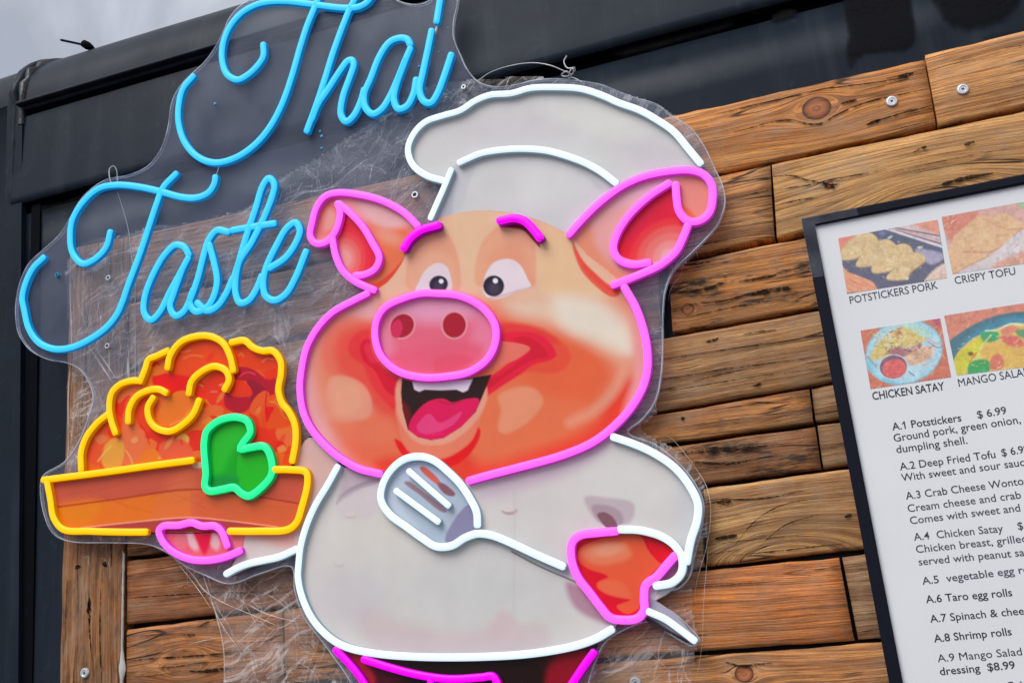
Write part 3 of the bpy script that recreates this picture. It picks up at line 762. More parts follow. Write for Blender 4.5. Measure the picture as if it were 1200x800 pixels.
# --- the printed picture
HAT = [(519, 212), (502, 207), (487, 197), (480, 185), (479, 175), (487, 155), (500, 142), (520, 136), (540, 130), (557, 119), (575, 112), (600, 109), (622, 104), (650, 103), (682, 105), (707, 113), (725, 121), (750, 130), (770, 141), (790, 155), (807, 175), (821, 192),
       (824, 203), (785, 203), (755, 209), (730, 219), (705, 237), (685, 257), (667, 277), (640, 262), (600, 250), (560, 248), (528, 253), (506, 262), (512, 240), (517, 226)]
EARL = [(490, 265), (475, 250), (450, 236), (425, 229), (397, 226), (382, 230), (372, 242), (366, 262), (364, 277), (370, 285), (380, 285), (390, 280), (394, 300), (402, 317), (417, 331), (439, 342), (455, 335), (475, 312)]
EARR = [(667, 275), (685, 255), (705, 236), (730, 218), (755, 208), (785, 202), (810, 200), (825, 204), (834, 217), (836, 235), (831, 252), (820, 261), (806, 264), (800, 280), (792, 295), (775, 310), (752, 321), (722, 336), (690, 330), (670, 300)]
FACE = [(431, 344), (415, 352), (390, 366), (372, 385), (360, 407), (354, 432), (351, 457), (356, 485), (365, 502), (380, 520), (400, 537), (422, 549), (446, 555), (480, 562), (520, 566), (550, 565), (575, 557), (610, 548), (660, 534), (695, 519), (720, 500), (740, 478), (754, 453), (760, 430), (758, 405), (753, 382), (745, 360), (732, 337),
        (716, 320), (690, 300), (667, 276), (640, 262), (600, 250), (560, 247), (528, 252), (506, 260), (482, 285), (470, 310), (455, 330), (440, 340)]
BODY = [(396, 545), (378, 520), (365, 520), (352, 545), (356, 580), (349, 612), (352, 640), (351, 657), (350, 675), (355, 700), (367, 725), (385, 745), (405, 757), (440, 765), (490, 770), (565, 770), (625, 766), (675, 757), (700, 748), (717, 738), (735, 720), (790, 690), (802, 668), (808, 640), (818, 605), (820, 588), (807, 566), (790, 546), (765, 529), (740, 518), (719, 511), (690, 520), (640, 538), (550, 562), (446, 553), (420, 548)]
SLEEVE = [(285, 622), (340, 618), (356, 585), (360, 556), (345, 545), (362, 512), (385, 525), (397, 547), (372, 590), (356, 615), (352, 645), (310, 656), (268, 674), (276, 655), (284, 640)]
HANDR = [(722, 622), (700, 624), (680, 627), (671, 635), (670, 655), (677, 675), (692, 695), (705, 712), (715, 724), (730, 726), (747, 724), (755, 715), (755, 700), (757, 685), (770, 675), (782, 660), (791, 651), (790, 637), (775, 627), (750, 620)]
HANDL = [(267, 639), (260, 622), (252, 616), (237, 616), (225, 612), (210, 615), (192, 616), (187, 620), (192, 635), (205, 647), (225, 655), (245, 656), (265, 652), (282, 645), (286, 632), (287, 620), (268, 620)]
SPAT = [(560, 616), (559, 600), (552, 585), (540, 567), (525, 552), (510, 540), (495, 534), (477, 536), (462, 547), (449, 565), (446, 585), (457, 602), (477, 617), (495, 630), (512, 641), (530, 640), (545, 631), (562, 624)]
TAIL = [(757, 702), (768, 703), (788, 716), (805, 733), (817, 751), (806, 753), (786, 743), (757, 727)]
TRAY = [(52, 562), (92, 557), (130, 552), (180, 545), (226, 539), (245, 540), (300, 547), (322, 549), (340, 550), (360, 554), (361, 565), (354, 595), (348, 612), (340, 620), (305, 622), (270, 622), (205, 624), (142, 623), (105, 622), (75, 621), (64, 607), (60, 585), (59, 568)]
FOOD = [(96, 552), (96, 530), (102, 512), (115, 495), (128, 484), (129, 470), (133, 458), (142, 450), (155, 446), (166, 444), (171, 432), (175, 421), (185, 416), (198, 409), (212, 400), (230, 394), (247, 393), (262, 399), (273, 401), (287, 399), (297, 407), (320, 411), (330, 423), (330, 440), (327, 458), (332, 472), (340, 481), (347, 497), (348, 517), (343, 540), (338, 550), (322, 550), (226, 541), (180, 546), (130, 553)]
LEAF = [(280, 489), (292, 492), (295, 507), (287, 520), (283, 526), (295, 524), (310, 522), (318, 532), (320, 555), (317, 558), (307, 572), (292, 582), (284, 578), (275, 571), (262, 573), (245, 575), (240, 571), (242, 555), (240, 530), (239, 520), (242, 505), (255, 494), (270, 489)]
PANTS = [(394, 757), (440, 764), (500, 768), (565, 769), (625, 766), (675, 758), (700, 750), (696, 762), (685, 777), (668, 802), (660, 850), (450, 850), (432, 810), (407, 775)]

pp = Paint(344, 96, 840, 852, 1.0)
R = {k: pp.region(v) for k, v in dict(hat=HAT, earl=EARL, earr=EARR, face=FACE, body=BODY, sleeve=SLEEVE, handr=HANDR, spat=SPAT, tail=TAIL, pants=PANTS).items()}
def z1(p): return zm(340, 180, 4, p)
def z2(p): return zm(560, 180, 4, p)
def z3(p): return zm(340, 320, 4, p)
def z4(p): return zm(560, 360, 4, p)
def z5(p): return zm(340, 460, 4, p)
def z6(p): return zm(600, 500, 4, p)
def z7(p): return zm(600, 600, 4, p)
# trousers
pp.poly(PANTS, (70, 8, 38)); pp.poly([(470, 775), (640, 775), (620, 850), (500, 850)], (40, 4, 18), 14); pp.poly([(394, 757), (420, 762), (440, 800), (420, 800)], (150, 40, 50), 4); pp.poly([(655, 765), (690, 765), (670, 800), (640, 800)], (130, 8, 40), 6)
# hat
HC = (181, 183, 188)
pp.poly(HAT, HC, 2)
pp.clip = R['hat'].astype(float)
pp.ell(600, 150, 90, 26, (176, 172, 186), -8, 22, 0.7); pp.ell(760, 180, 40, 22, (176, 168, 186), 30, 14, 0.6)
pp.ell(700, 140, 60, 16, (190, 192, 192), 15, 12, 0.7)
pp.poly([(529, 200), (539, 191), (565, 179), (600, 174), (640, 176), (685, 192), (722, 213), (700, 240), (667, 276), (640, 262), (600, 250), (560, 247), (505, 262), (515, 235)], (178, 180, 188), 1.5)
pp.poly([(525, 203), (541, 191), (548, 200), (538, 230), (530, 252), (506, 262), (515, 235)], (158, 160, 180), 3)
pp.poly([(541, 196), (556, 192), (550, 215), (540, 245), (532, 250)], (170, 172, 186), 3)
pp.line([(560, 190), (600, 183), (640, 184), (680, 200), (705, 222)], 4, (160, 158, 176), 3, 0.6)
pp.poly([(690, 250), (720, 222), (700, 225), (660, 262), (667, 272)], (186, 176, 196), 6, 0.8)
pp.poly([(620, 200), (690, 210), (660, 240), (600, 240)], (186, 188, 194), 14, 0.7)
pp.clip = None
# ears
pp.poly(EARL, (226, 140, 128), 1); pp.poly(EARR, (222, 148, 136), 1)
pp.clip = R['earl'].astype(float)
pp.poly([(430, 260), (470, 262), (490, 275), (478, 305), (440, 342), (420, 332), (438, 318)], (226, 105, 66), 10)
pp.poly([(420, 235), (460, 248), (478, 262), (452, 268), (430, 255)], (222, 158, 148), 6)
pp.ell(455, 277, 16, 8, (226, 140, 112), 25, 6, 0.8)
inL = [(399, 243), (412, 254), (426, 272), (438, 293), (441, 305), (432, 317), (412, 322), (400, 312), (393, 292), (391, 280), (400, 266)]
pp.poly(inL, (196, 22, 52), 1.2)
for r_, c_ in ((38, (206, 38, 56)), (31, (214, 62, 64)), (24, (220, 92, 84)), (17, (224, 116, 104)), (11, (224, 140, 126))):
    pp.clip = pp.region(inL).astype(float); pp.ell(403, 303, r_ * 0.82, r_, c_, 0, 2.5)
pp.clip = R['earl'].astype(float)
pp.poly([(378, 236), (396, 234), (396, 262), (388, 276), (372, 278), (370, 260)], (220, 112, 96), 5); pp.poly([(385, 245), (393, 250), (390, 266), (380, 270)], (228, 140, 122), 4)
pp.poly([(476, 296), (470, 306), (455, 322), (440, 332), (425, 330), (436, 341), (455, 334), (472, 315)], (198, 62, 40), 1.2)
pp.clip = R['earr'].astype(float)
pp.poly([(672, 285), (690, 262), (700, 290), (725, 315), (745, 320), (722, 337), (690, 328)], (226, 128, 96), 8)
pp.ell(760, 222, 40, 10, (216, 164, 168), -22, 8, 0.8)
inR = [(788, 219), (792, 245), (801, 264), (797, 280), (788, 294), (772, 305), (745, 305), (728, 300), (722, 288), (724, 272), (736, 255), (758, 234)]
pp.poly(inR, (206, 30, 48), 1.2)
pp.clip = pp.region(inR).astype(float)
pp.poly([(760, 232), (789, 218), (794, 250), (770, 258), (730, 285), (724, 275), (738, 252)], (196, 22, 56), 7)
for r_, c_ in ((42, (214, 52, 56)), (34, (218, 84, 76)), (26, (222, 106, 96)), (17, (222, 130, 120)), (9, (220, 150, 146))): pp.ell(784, 300, r_ * 1.15, r_, c_, -35, 3)
pp.clip = R['earr'].astype(float)
pp.poly([(794, 212), (818, 208), (830, 222), (830, 245), (816, 258), (804, 254), (797, 238)], (220, 126, 108), 4); pp.poly([(800, 240), (806, 253), (816, 256), (808, 246)], (226, 96, 60), 2.5)
pp.clip = None
# head
pp.poly(FACE, (214, 128, 96), 1)
pp.clip = R['face'].astype(float)
pp.poly([(480, 262), (560, 240), (640, 255), (690, 290), (735, 340), (700, 345), (640, 350), (560, 350), (440, 350), (450, 320)], (219, 164, 130), 14)
pp.poly([(535, 250), (600, 255), (575, 290), (550, 340), (540, 300)], (220, 168, 130), 16)
pp.poly([(637, 262), (668, 278), (680, 320), (720, 345), (640, 345), (630, 300)], (218, 170, 126), 8)
pp.poly([(355, 470), (352, 420), (372, 385), (420, 352), (440, 350), (440, 380), (400, 390), (375, 420), (372, 470), (400, 520), (430, 545), (400, 540), (365, 505)], (206, 150, 142), 12)
pp.poly([(400, 510), (440, 480), (700, 500), (690, 525), (600, 560), (500, 570), (420, 550)], (216, 98, 66), 18)
pp.poly([(440, 540), (560, 530), (680, 500), (742, 440), (752, 455), (720, 500), (660, 535), (550, 566), (450, 556)], (226, 62, 42), 8)
pp.poly([(560, 420), (640, 440), (700, 450), (700, 490), (620, 530), (560, 540), (550, 480)], (216, 104, 66), 14)
pp.poly([(580, 372), (640, 372), (690, 400), (720, 440), (690, 470), (600, 440), (580, 400)], (230, 92, 56), 14)
pp.poly([(592, 354), (650, 346), (710, 352), (742, 385), (748, 410), (735, 418), (690, 400), (640, 378), (600, 368)], (218, 176, 146), 16)
pp.poly([(650, 350), (700, 356), (735, 388), (738, 412), (700, 398), (660, 380)], (216, 194, 170), 12)
pp.poly([(735, 345), (748, 370), (757, 410), (757, 440), (748, 468), (730, 488), (742, 440), (742, 400)], (214, 142, 128), 7)
pp.line([(734, 425), (722, 455), (700, 478), (668, 495)], 9, (226, 142, 112), 6, 0.8)
pp.clip = (R['face'] | R['earr'] | R['earl']).astype(float)
pp.poly(z2([(440, 395), (452, 470), (490, 555), (560, 628), (620, 670), (655, 668), (668, 636), (610, 612), (550, 560), (490, 500), (458, 440)]), (222, 84, 60), 1.6)
pp.poly(z2([(450, 430), (490, 530), (560, 605), (630, 650), (660, 650), (664, 636), (620, 620), (560, 572), (500, 510)]), (206, 60, 46), 2.5, .7)
pp.clip = R['face'].astype(float)
# eye hollows
EC = (219, 153, 120)
pp.poly([(479, 338), (477, 312), (484, 288), (496, 276), (512, 270), (524, 274), (534, 292), (539, 315), (536, 342)], (219, 144, 110), 2)
pp.poly([(480, 340), (480, 315), (492, 300), (520, 296), (533, 315), (536, 342)], EC, 6, 0.8)
pp.poly(z2([(0, 620), (-15, 560), (0, 470), (30, 400), (90, 345), (150, 340), (210, 360), (255, 400), (272, 470), (270, 560), (262, 620), (140, 600)]), (220, 148, 112), 2)
pp.poly(z2([(50, 500), (100, 440), (190, 430), (230, 500), (262, 610), (150, 560)]), (222, 134, 102), 8, 0.7)
pp.poly([(487, 342), (491, 330), (496, 320), (505, 311), (514, 308), (522, 311), (527, 320), (528, 342)], (198, 186, 182), 1)
pp.poly([(566, 336), (569, 322), (577, 309), (588, 304), (600, 304), (610, 311), (618, 326), (622, 336), (605, 342), (588, 349), (575, 350), (568, 345)], (204, 192, 188), 1)
pp.line([(573, 350), (590, 346), (606, 341), (622, 337)], 2, (170, 130, 120), 1.4, 0.6)
pp.ell(514, 333, 11, 10, (36, 32, 46), -15); pp.ell(514, 335, 6, 6, (66, 56, 74), 0, 3, 0.7); pp.ell(517, 329.5, 2.6, 2.6, (215, 212, 215)); 
pp.ell(578.5, 335, 12.3, 12.3, (36, 32, 44), 0); pp.ell(579, 338, 7, 7, (72, 62, 78), 0, 4, 0.7); pp.ell(580.5, 329, 2.9, 2.9, (215, 212, 215))
pp.poly(z1([(980, 340), (1060, 330), (1120, 350), (1160, 400), (1172, 440), (1140, 410), (1090, 360), (1030, 348)]), (120, 30, 40), 1.2)
# left side of the smile
pp.ell(404, 414, 42, 50, (222, 118, 88), 10, 9, 0.6); pp.ell(408, 412, 32, 40, (224, 96, 74), 0, 7, 0.8)
pp.poly([(395, 395), (412, 384), (440, 378), (445, 420), (470, 450), (470, 500), (440, 480), (412, 450), (394, 425)], (214, 74, 58), 9)
pp.poly(z3([(270, 350), (300, 290), (370, 265), (400, 290), (410, 380), (520, 490), (515, 660), (440, 600), (380, 520), (340, 430), (285, 390)]), (206, 52, 52), 2.5)
pp.poly(z3([(328, 350), (350, 310), (395, 320), (430, 420), (510, 490), (512, 580), (450, 550), (400, 460), (345, 410)]), (190, 16, 44), 2)
pp.poly(z3([(345, 345), (362, 325), (390, 345), (420, 410), (380, 420)]), (202, 44, 62), 3)
pp.poly(z3([(190, 490), (250, 480), (340, 520), (380, 590), (372, 670), (300, 695), (215, 695), (185, 640), (168, 560)]), (206, 134, 106), 3)
pp.poly(z3([(200, 500), (300, 520), (340, 600), (300, 660), (220, 660)]), (204, 148, 112), 6, 0.6)
pp.poly(z3([(190, 700), (360, 700), (480, 680), (500, 780), (300, 790)]), (216, 108, 76), 9, 0.8)
# right side of the smile
pp.poly([(640, 392), (660, 402), (669, 418), (664, 430), (650, 437), (620, 436), (600, 440), (630, 420)], (220, 74, 50), 3)
pp.poly([(586, 380), (610, 379), (640, 388), (655, 402), (640, 402), (600, 392), (586, 392)], (222, 56, 52), 4)
pp.poly(z4([(100, 130), (200, 112), (290, 128), (350, 180), (368, 225), (335, 250), (265, 268), (190, 320), (110, 372), (20, 436), (-40, 500), (-20, 420), (-10, 340), (60, 320), (150, 255), (235, 195), (105, 168)]), (204, 34, 54), 1.5)
pp.poly(z4([(155, 150), (215, 138), (275, 160), (320, 205), (325, 232), (280, 240), (200, 275), (100, 345), (0, 420), (0, 345), (80, 330), (180, 265), (250, 195), (200, 170)]), (188, 10, 46), 1.5)
pp.poly(z4([(60, 165), (120, 160), (245, 190), (190, 238), (120, 268), (20, 295)]), (216, 104, 84), 1)
pp.poly(z4([(95, 415), (200, 372), (270, 385), (306, 440), (272, 500), (200, 560), (125, 592), (95, 570), (108, 480)]), (206, 130, 94), 3)
# jaw
pp.poly(z5([(490, 215), (520, 230), (560, 280), (640, 310), (720, 310), (800, 270), (860, 210), (872, 155), (890, 170), (888, 210), (840, 290), (760, 345), (660, 350), (560, 320), (510, 270)]), (206, 30, 32), 1.5)
pp.poly(z5([(500, 60), (900, 40), (890, 130), (850, 220), (790, 270), (720, 306), (640, 306), (570, 280), (530, 230), (505, 150)]), (216, 112, 84), 2)
MOUTH = z3([(524, 490), (600, 505), (760, 498), (850, 490), (944, 474), (905, 570), (870, 650), (800, 722), (720, 772), (660, 782), (600, 768), (552, 732), (527, 640), (519, 560)])
pp.poly(zm(340, 320, 4, [(516, 490), (500, 640), (545, 745), (600, 795), (665, 806), (740, 795), (820, 745), (890, 665), (925, 575), (900, 500)]), (216, 140, 112), 2)
pp.poly(MOUTH, (44, 2, 16), 0.9, smooth=False)
mk = pp.clip; pp.clip = mk * pp.region(MOUTH, False)
pp.poly(z3([(520, 600), (560, 640), (560, 740), (530, 720)]), (96, 10, 30), 4)
pp.poly(z3([(565, 690), (600, 640), (650, 600), (720, 588), (762, 606), (820, 590), (885, 590), (860, 660), (800, 722), (720, 770), (655, 780), (600, 766), (558, 732)]), (196, 16, 76), 1)
pp.poly(z3([(592, 722), (610, 690), (652, 658), (700, 700), (805, 648), (772, 702), (700, 742), (620, 752)]), (208, 62, 106), 1.5)
pp.line(z3([(700, 600), (760, 612), (800, 600)]), 2, (160, 8, 56), 1.5, 0.8)
pp.line(z3([(590, 742), (650, 758), (720, 750)]), 1.5, (226, 40, 96), 1)
pp.clip = mk
pp.poly(z3([(572, 506), (700, 508), (856, 496), (832, 548), (810, 558), (780, 545), (700, 548), (630, 545), (605, 555), (582, 545)]), (206, 192, 196), 0.9, smooth=False)
# snout
SN = z3([(690, 95), (800, 110), (900, 160), (960, 240), (965, 320), (930, 400), (850, 460), (740, 485), (620, 490), (510, 460), (430, 390), (400, 300), (410, 220), (450, 160), (540, 115), (620, 95)])
pp.poly(z3([(690, 80), (820, 95), (940, 160), (985, 250), (985, 330), (940, 420), (860, 480), (740, 505), (610, 510), (490, 478), (405, 400), (378, 300), (400, 200), (450, 145), (540, 95)]), (200, 90, 90), 3)
pp.poly(SN, (206, 92, 108), 1.5)
mk = pp.clip; pp.clip = mk * pp.region(SN)
pp.ell(512, 356, 64, 22, (204, 138, 156), 0, 12); pp.ell(565, 400, 14, 34, (208, 118, 136), 10, 8, 0.8); pp.ell(452, 400, 10, 30, (204, 124, 140), -10, 8, 0.8)
pp.poly(z3([(460, 400), (640, 330), (900, 340), (900, 400), (800, 450), (640, 470), (520, 440)]), (204, 84, 102), 8, 0.9)
pp.poly(z3([(680, 400), (780, 380), (860, 400), (800, 450), (680, 460)]), (200, 74, 92), 4, 0.8)
pp.ell(471.3, 381.8, 16.5, 14.6, (220, 140, 140), -45, 1.2); pp.ell(471.3, 381.8, 14.6, 13, (150, 8, 44), -45); 
pp.poly(z3([(470, 260), (480, 235), (510, 215), (528, 250), (505, 305), (478, 295)]), (188, 44, 76), 1.2)
pp.ell(532.3, 380.8, 15.4, 16.4, (220, 140, 140), 0, 1.2); pp.ell(532.3, 380.8, 13.6, 14.8, (152, 8, 44), 0)
pp.clip = None
# jacket
m_ = np.clip(R['body'] & ~R['face'], 0, 1)
pp.clip = (R['body'] | R['sleeve']).astype(float) * (1 - R['face'])
pp.poly(BODY, (186, 181, 184), 2)
pp.poly(SLEEVE, (196, 150, 146), 2)
pp.ell(470, 640, 80, 60, (188, 184, 182), 0, 40); pp.ell(560, 690, 120, 50, (176, 178, 184), 0, 40)
pp.ell(410, 700, 40, 34, (172, 164, 182), 0, 22, 0.55); pp.poly([(420, 715), (520, 740), (640, 735), (640, 762), (440, 762)], (182, 164, 174), 12)
pp.poly([(590, 715), (605, 725), (604, 748), (570, 750), (575, 730)], (186, 162, 172), 6)
pp.ell(740, 560, 60, 36, (188, 186, 190), 0, 26); pp.poly([(795, 540), (816, 590), (812, 620), (800, 640), (790, 600)], (176, 180, 190), 10, 0.8)
pp.poly([(600, 548), (720, 512), (700, 535), (640, 565), (560, 585)], (182, 160, 182), 10)
pp.poly([(365, 515), (385, 525), (430, 552), (440, 562), (395, 592), (402, 560), (390, 540)], (170, 150, 168), 4)
pp.poly(z5([(215, 525), (240, 480), (290, 440), (380, 405), (425, 400), (400, 430), (330, 450)]), (150, 126, 148), 1.5)
pp.poly(z5([(215, 525), (330, 450), (440, 430), (400, 560), (300, 600), (220, 560)]), (186, 174, 184), 5)
pp.poly(z5([(30, 330), (140, 260), (210, 350), (110, 520), (60, 640), (20, 640), (90, 420)]), (198, 148, 140), 5, 0.8)
pp.ell(597, 598, 9, 5, (162, 134, 148), 0, 1.2); pp.ell(596, 594.5, 9, 5, (192, 180, 188), 0, 1.2)
pp.ell(411, 604, 6, 3, (172, 160, 164), 0, 1.2); pp.ell(410.5, 602, 6, 3, (188, 180, 182), 0, 1.2)
pp.ell(398, 661, 5, 3, (172, 164, 170), 0, 1.2); pp.ell(397.5, 659, 5, 3, (188, 182, 184), 0, 1.2)
pp.line([(603, 560), (603, 640), (601, 760)], 1.6, (176, 166, 174), 1.5, 0.7)
pp.poly(z6([(340, 330), (440, 330), (570, 360), (560, 440), (500, 460), (400, 440)]), (166, 142, 160), 3, 0.8)
pp.poly(z6([(375, 370), (440, 365), (510, 400), (520, 450), (440, 460), (395, 430)]), (150, 118, 138), 2.5, 0.8)
pp.poly(z6([(400, 408), (430, 398), (475, 425), (494, 470), (445, 472), (415, 440)]), (124, 70, 88), 1)
pp.poly(z7([(255, 330), (330, 350), (400, 430), (460, 520), (380, 500), (290, 440)]), (164, 110, 140), 5)
pp.clip = None
pp.clip = R['body'].astype(float)
pp.line([(562, 628), (600, 642), (630, 656), (668, 672)], 10, (168, 168, 180), 1.2); pp.line([(600, 646), (630, 662), (676, 682)], 1.6, (70, 60, 66), 0.9)
pp.clip = None
# chef's right hand
pp.poly(HANDR, (196, 16, 44), 1.5)
pp.poly(z7([(310, 190), (330, 160), (400, 130), (500, 100), (600, 110), (640, 180), (685, 230), (700, 240), (640, 300), (605, 340), (600, 440), (540, 475), (490, 440), (555, 408), (440, 380), (400, 345), (400, 330), (450, 300), (350, 260), (310, 220)]), (218, 84, 56), 1.5)
pp.poly(z7([(320, 190), (400, 140), (520, 140), (560, 200), (480, 240), (380, 240)]), (218, 114, 82), 5)
pp.ell(712, 644, 18, 7, (220, 138, 108), -8, 4)
pp.poly(z7([(630, 110), (720, 150), (750, 200), (700, 235), (660, 190)]), (206, 14, 44), 2)
pp.poly(z7([(400, 345), (430, 320), (520, 330), (560, 400), (460, 385)]), (220, 96, 66), 3)
pp.poly(z7([(690, 300), (740, 260), (775, 215), (790, 260), (760, 320), (700, 340), (660, 345)]), (156, 60, 122), 4)
# spatula
pp.poly(SPAT, (160, 172, 186), 1.5)
pp.clip = R['spat'].astype(float)
pp.poly([(470, 545), (500, 540), (470, 580), (490, 620), (460, 600), (450, 570)], (176, 184, 196), 6)
pp.poly(z5([(725, 690), (840, 520), (890, 590), (900, 640), (840, 690), (760, 712)]), (128, 124, 152), 1.5)
pp.poly(z5([(606, 352), (625, 345), (700, 410), (705, 430), (690, 430)]), (190, 92, 72), 1.2); pp.poly(z5([(690, 425), (710, 420), (775, 475), (760, 485), (720, 470)]), (128, 84, 96), 1.2)
pp.poly(z5([(535, 420), (555, 415), (600, 445), (735, 555), (715, 560), (610, 480)]), (140, 112, 122), 1.2)
pp.clip = None
pp.poly(TAIL, (156, 150, 164), 1.2); pp.poly([(757, 722), (785, 738), (808, 752), (800, 754), (757, 730)], (60, 48, 58), 1.5)
sel = R['face'] | R['earl'] | R['earr']
pp.img[sel] *= np.array([1.06, 1.02, 1.14])
pp.img = np.maximum(pp.img - 0.011, 0.0015)
sel = (R['body'] | R['hat'] | R['sleeve']) & ~sel & ~R['handr'] & ~R['spat']
g_ = pp.img[sel]; m_ = g_.mean(1, keepdims=True); pp.img[sel] = (m_ + (g_ - m_) * 0.62) * np.array([1.10, 1.065, 1.00])
# hand a mesh to each printed part
face_m = R['face'] & ~R['spat']
ear_m = (R['earl'] | R['earr']) & ~R['face']
spat_m = (R['spat'] | R['tail'])
hand_m = R['handr'] & ~spat_m
hat_m = R['hat'] & ~R['face'] & ~ear_m
body_m = (R['body'] | R['sleeve']) & ~R['face'] & ~hand_m & ~spat_m & (pp.U > 345)
pants_m = R['pants'] & ~body_m
G = 1.48
face_o = pp.build('pig_head', face_m, PRY - 0.00012, M_PRINT, sign, G, grow=1)
hat_o = pp.build('chef_hat', hat_m, PRY, M_PRINT, sign, G, grow=2)
jack_o = pp.build('chef_jacket', body_m, PRY + 0.00008, M_PRINT, sign, G, grow=2)
hr_o = pp.build('hand', hand_m, PRY - 0.00008, M_PRINT, sign, G, 'pink fist gripping the spatula', grow=1)
sp_o = pp.build('spatula', R['spat'], PRY - 0.00018, M_PRINT, sign, G)
st_o = pp.build('spatula_handle', R['tail'], PRY - 0.00018, M_PRINT, sign, G)
tr_o = pp.build('trousers', pants_m, PRY + 0.00016, M_PRINT, sign, G, grow=2)
E = pp.U < 560
el_o = pp.build('pig_ear', ear_m & E, PRY - 0.00005, M_PRINT, sign, G, grow=2)
er_o = pp.build('pig_ear', ear_m & ~E, PRY - 0.00005, M_PRINT, sign, G, grow=2)

# food side
pf = Paint(46, 386, 372, 676, 0.85)
RF = {k: pf.region(v) for k, v in dict(tray=TRAY, food=FOOD, leaf=LEAF, handl=HANDL, sleeve=SLEEVE).items()}
pf.poly(SLEEVE, (196, 172, 178), 2); pf.poly([(285, 622), (345, 618), (352, 640), (330, 640), (300, 630)], (206, 132, 132), 8, 0.8)
pf.poly(HANDL, (214, 84, 104), 1); pf.clip = RF['handl'].astype(float)
pf.ell(226, 633, 6, 12, (214, 160, 170), -25, 2.5); pf.ell(251, 633, 6, 11, (214, 156, 166), -20, 2.5)
pf.poly([(226, 618), (248, 618), (240, 650), (233, 640)], (206, 24, 64), 3); pf.poly([(268, 625), (286, 622), (284, 645), (272, 645)], (216, 110, 116), 3); pf.ell(212, 634, 8, 10, (222, 100, 116), 0, 3)
pf.clip = RF['tray'].astype(float)
pf.poly(TRAY, (186, 78, 48), 2)
pf.poly([(62, 565), (226, 545), (300, 552), (360, 558), (355, 590), (225, 572), (64, 594)], (174, 72, 58), 2, smooth=False)
pf.poly([(66, 594), (224, 574), (224, 607), (100, 616), (75, 616)], (198, 94, 34), 3, smooth=False)
pf.poly([(66, 594), (120, 588), (100, 616), (75, 616)], (214, 106, 24), 8, 0.8)
pf.poly([(224, 574), (355, 590), (350, 614), (320, 617), (224, 606)], (184, 80, 52), 2, smooth=False)
pf.poly([(200, 560), (224, 546), (224, 606), (180, 608)], (190, 92, 62), 8, 0.5)
pf.line([(66, 594), (140, 584), (224, 573), (290, 580), (358, 591)], 1.6, (138, 42, 26), 1.0)
pf.poly([(95, 619), (150, 612), (222, 606), (270, 610), (330, 618), (330, 626), (80, 626)], (150, 56, 56), 1, smooth=False)
pf.line([(95, 618), (150, 612), (222, 606), (270, 610), (325, 617)], 1.2, (222, 140, 120), 0.8)
for k in range(26):
    u = 70 + k * 11.3; pf.line([(u, 556 + 40 * random.random()), (u + 30 + 30 * random.random(), 555 + 45 * random.random())], 1.2, (160, 60, 38), 1.6, 0.22)
pf.poly([(226, 541), (245, 540), (245, 546), (226, 547)], (190, 140, 130), 1.5)
# battered pieces of food: facets in reds and oranges
pf.clip = RF['food'].astype(float)
pf.poly(FOOD, (212, 66, 34), 1.5)
U, V_ = pf.U, pf.V
wu = U + 5 * np.sin(V_ * 0.13) + 3 * np.sin(U * 0.21 + V_ * 0.08); wv_ = V_ + 5 * np.sin(U * 0.11 + 1) + 3 * np.sin(V_ * 0.19)
pts = np.stack([RNG.uniform(95, 350, 120), RNG.uniform(392, 552, 120)], 1); pts[70:] = 9e3
ang = RNG.uniform(-0.6, 0.9, 120); best = np.full(U.shape, 1e9); idx = np.zeros(U.shape, int)
for k in range(120):
    c_, s_ = math.cos(ang[k]), math.sin(ang[k]); du_ = wu - pts[k, 0]; dv_ = wv_ - pts[k, 1]
    d = (du_ * c_ + dv_ * s_) ** 2 + ((-du_ * s_ + dv_ * c_) * 1.6) ** 2; m = d < best; best[m] = d[m]; idx[m] = k
pal = np.array([(226, 84, 30), (222, 54, 14), (206, 32, 14), (232, 104, 34), (214, 70, 40), (226, 62, 16), (188, 22, 26), (230, 92, 50)], float)
cc = s2l(pal[RNG.integers(0, 8, 120)])[idx]
a_ = pf.clip[..., None] * 0.7; pf.img = pf.img * (1 - a_) + cc * a_
def zf(p): return zm(40, 380, 4, p)
def zg(p): return zm(220, 400, 8, p)
def zh(p): return zm(80, 400, 8, p)
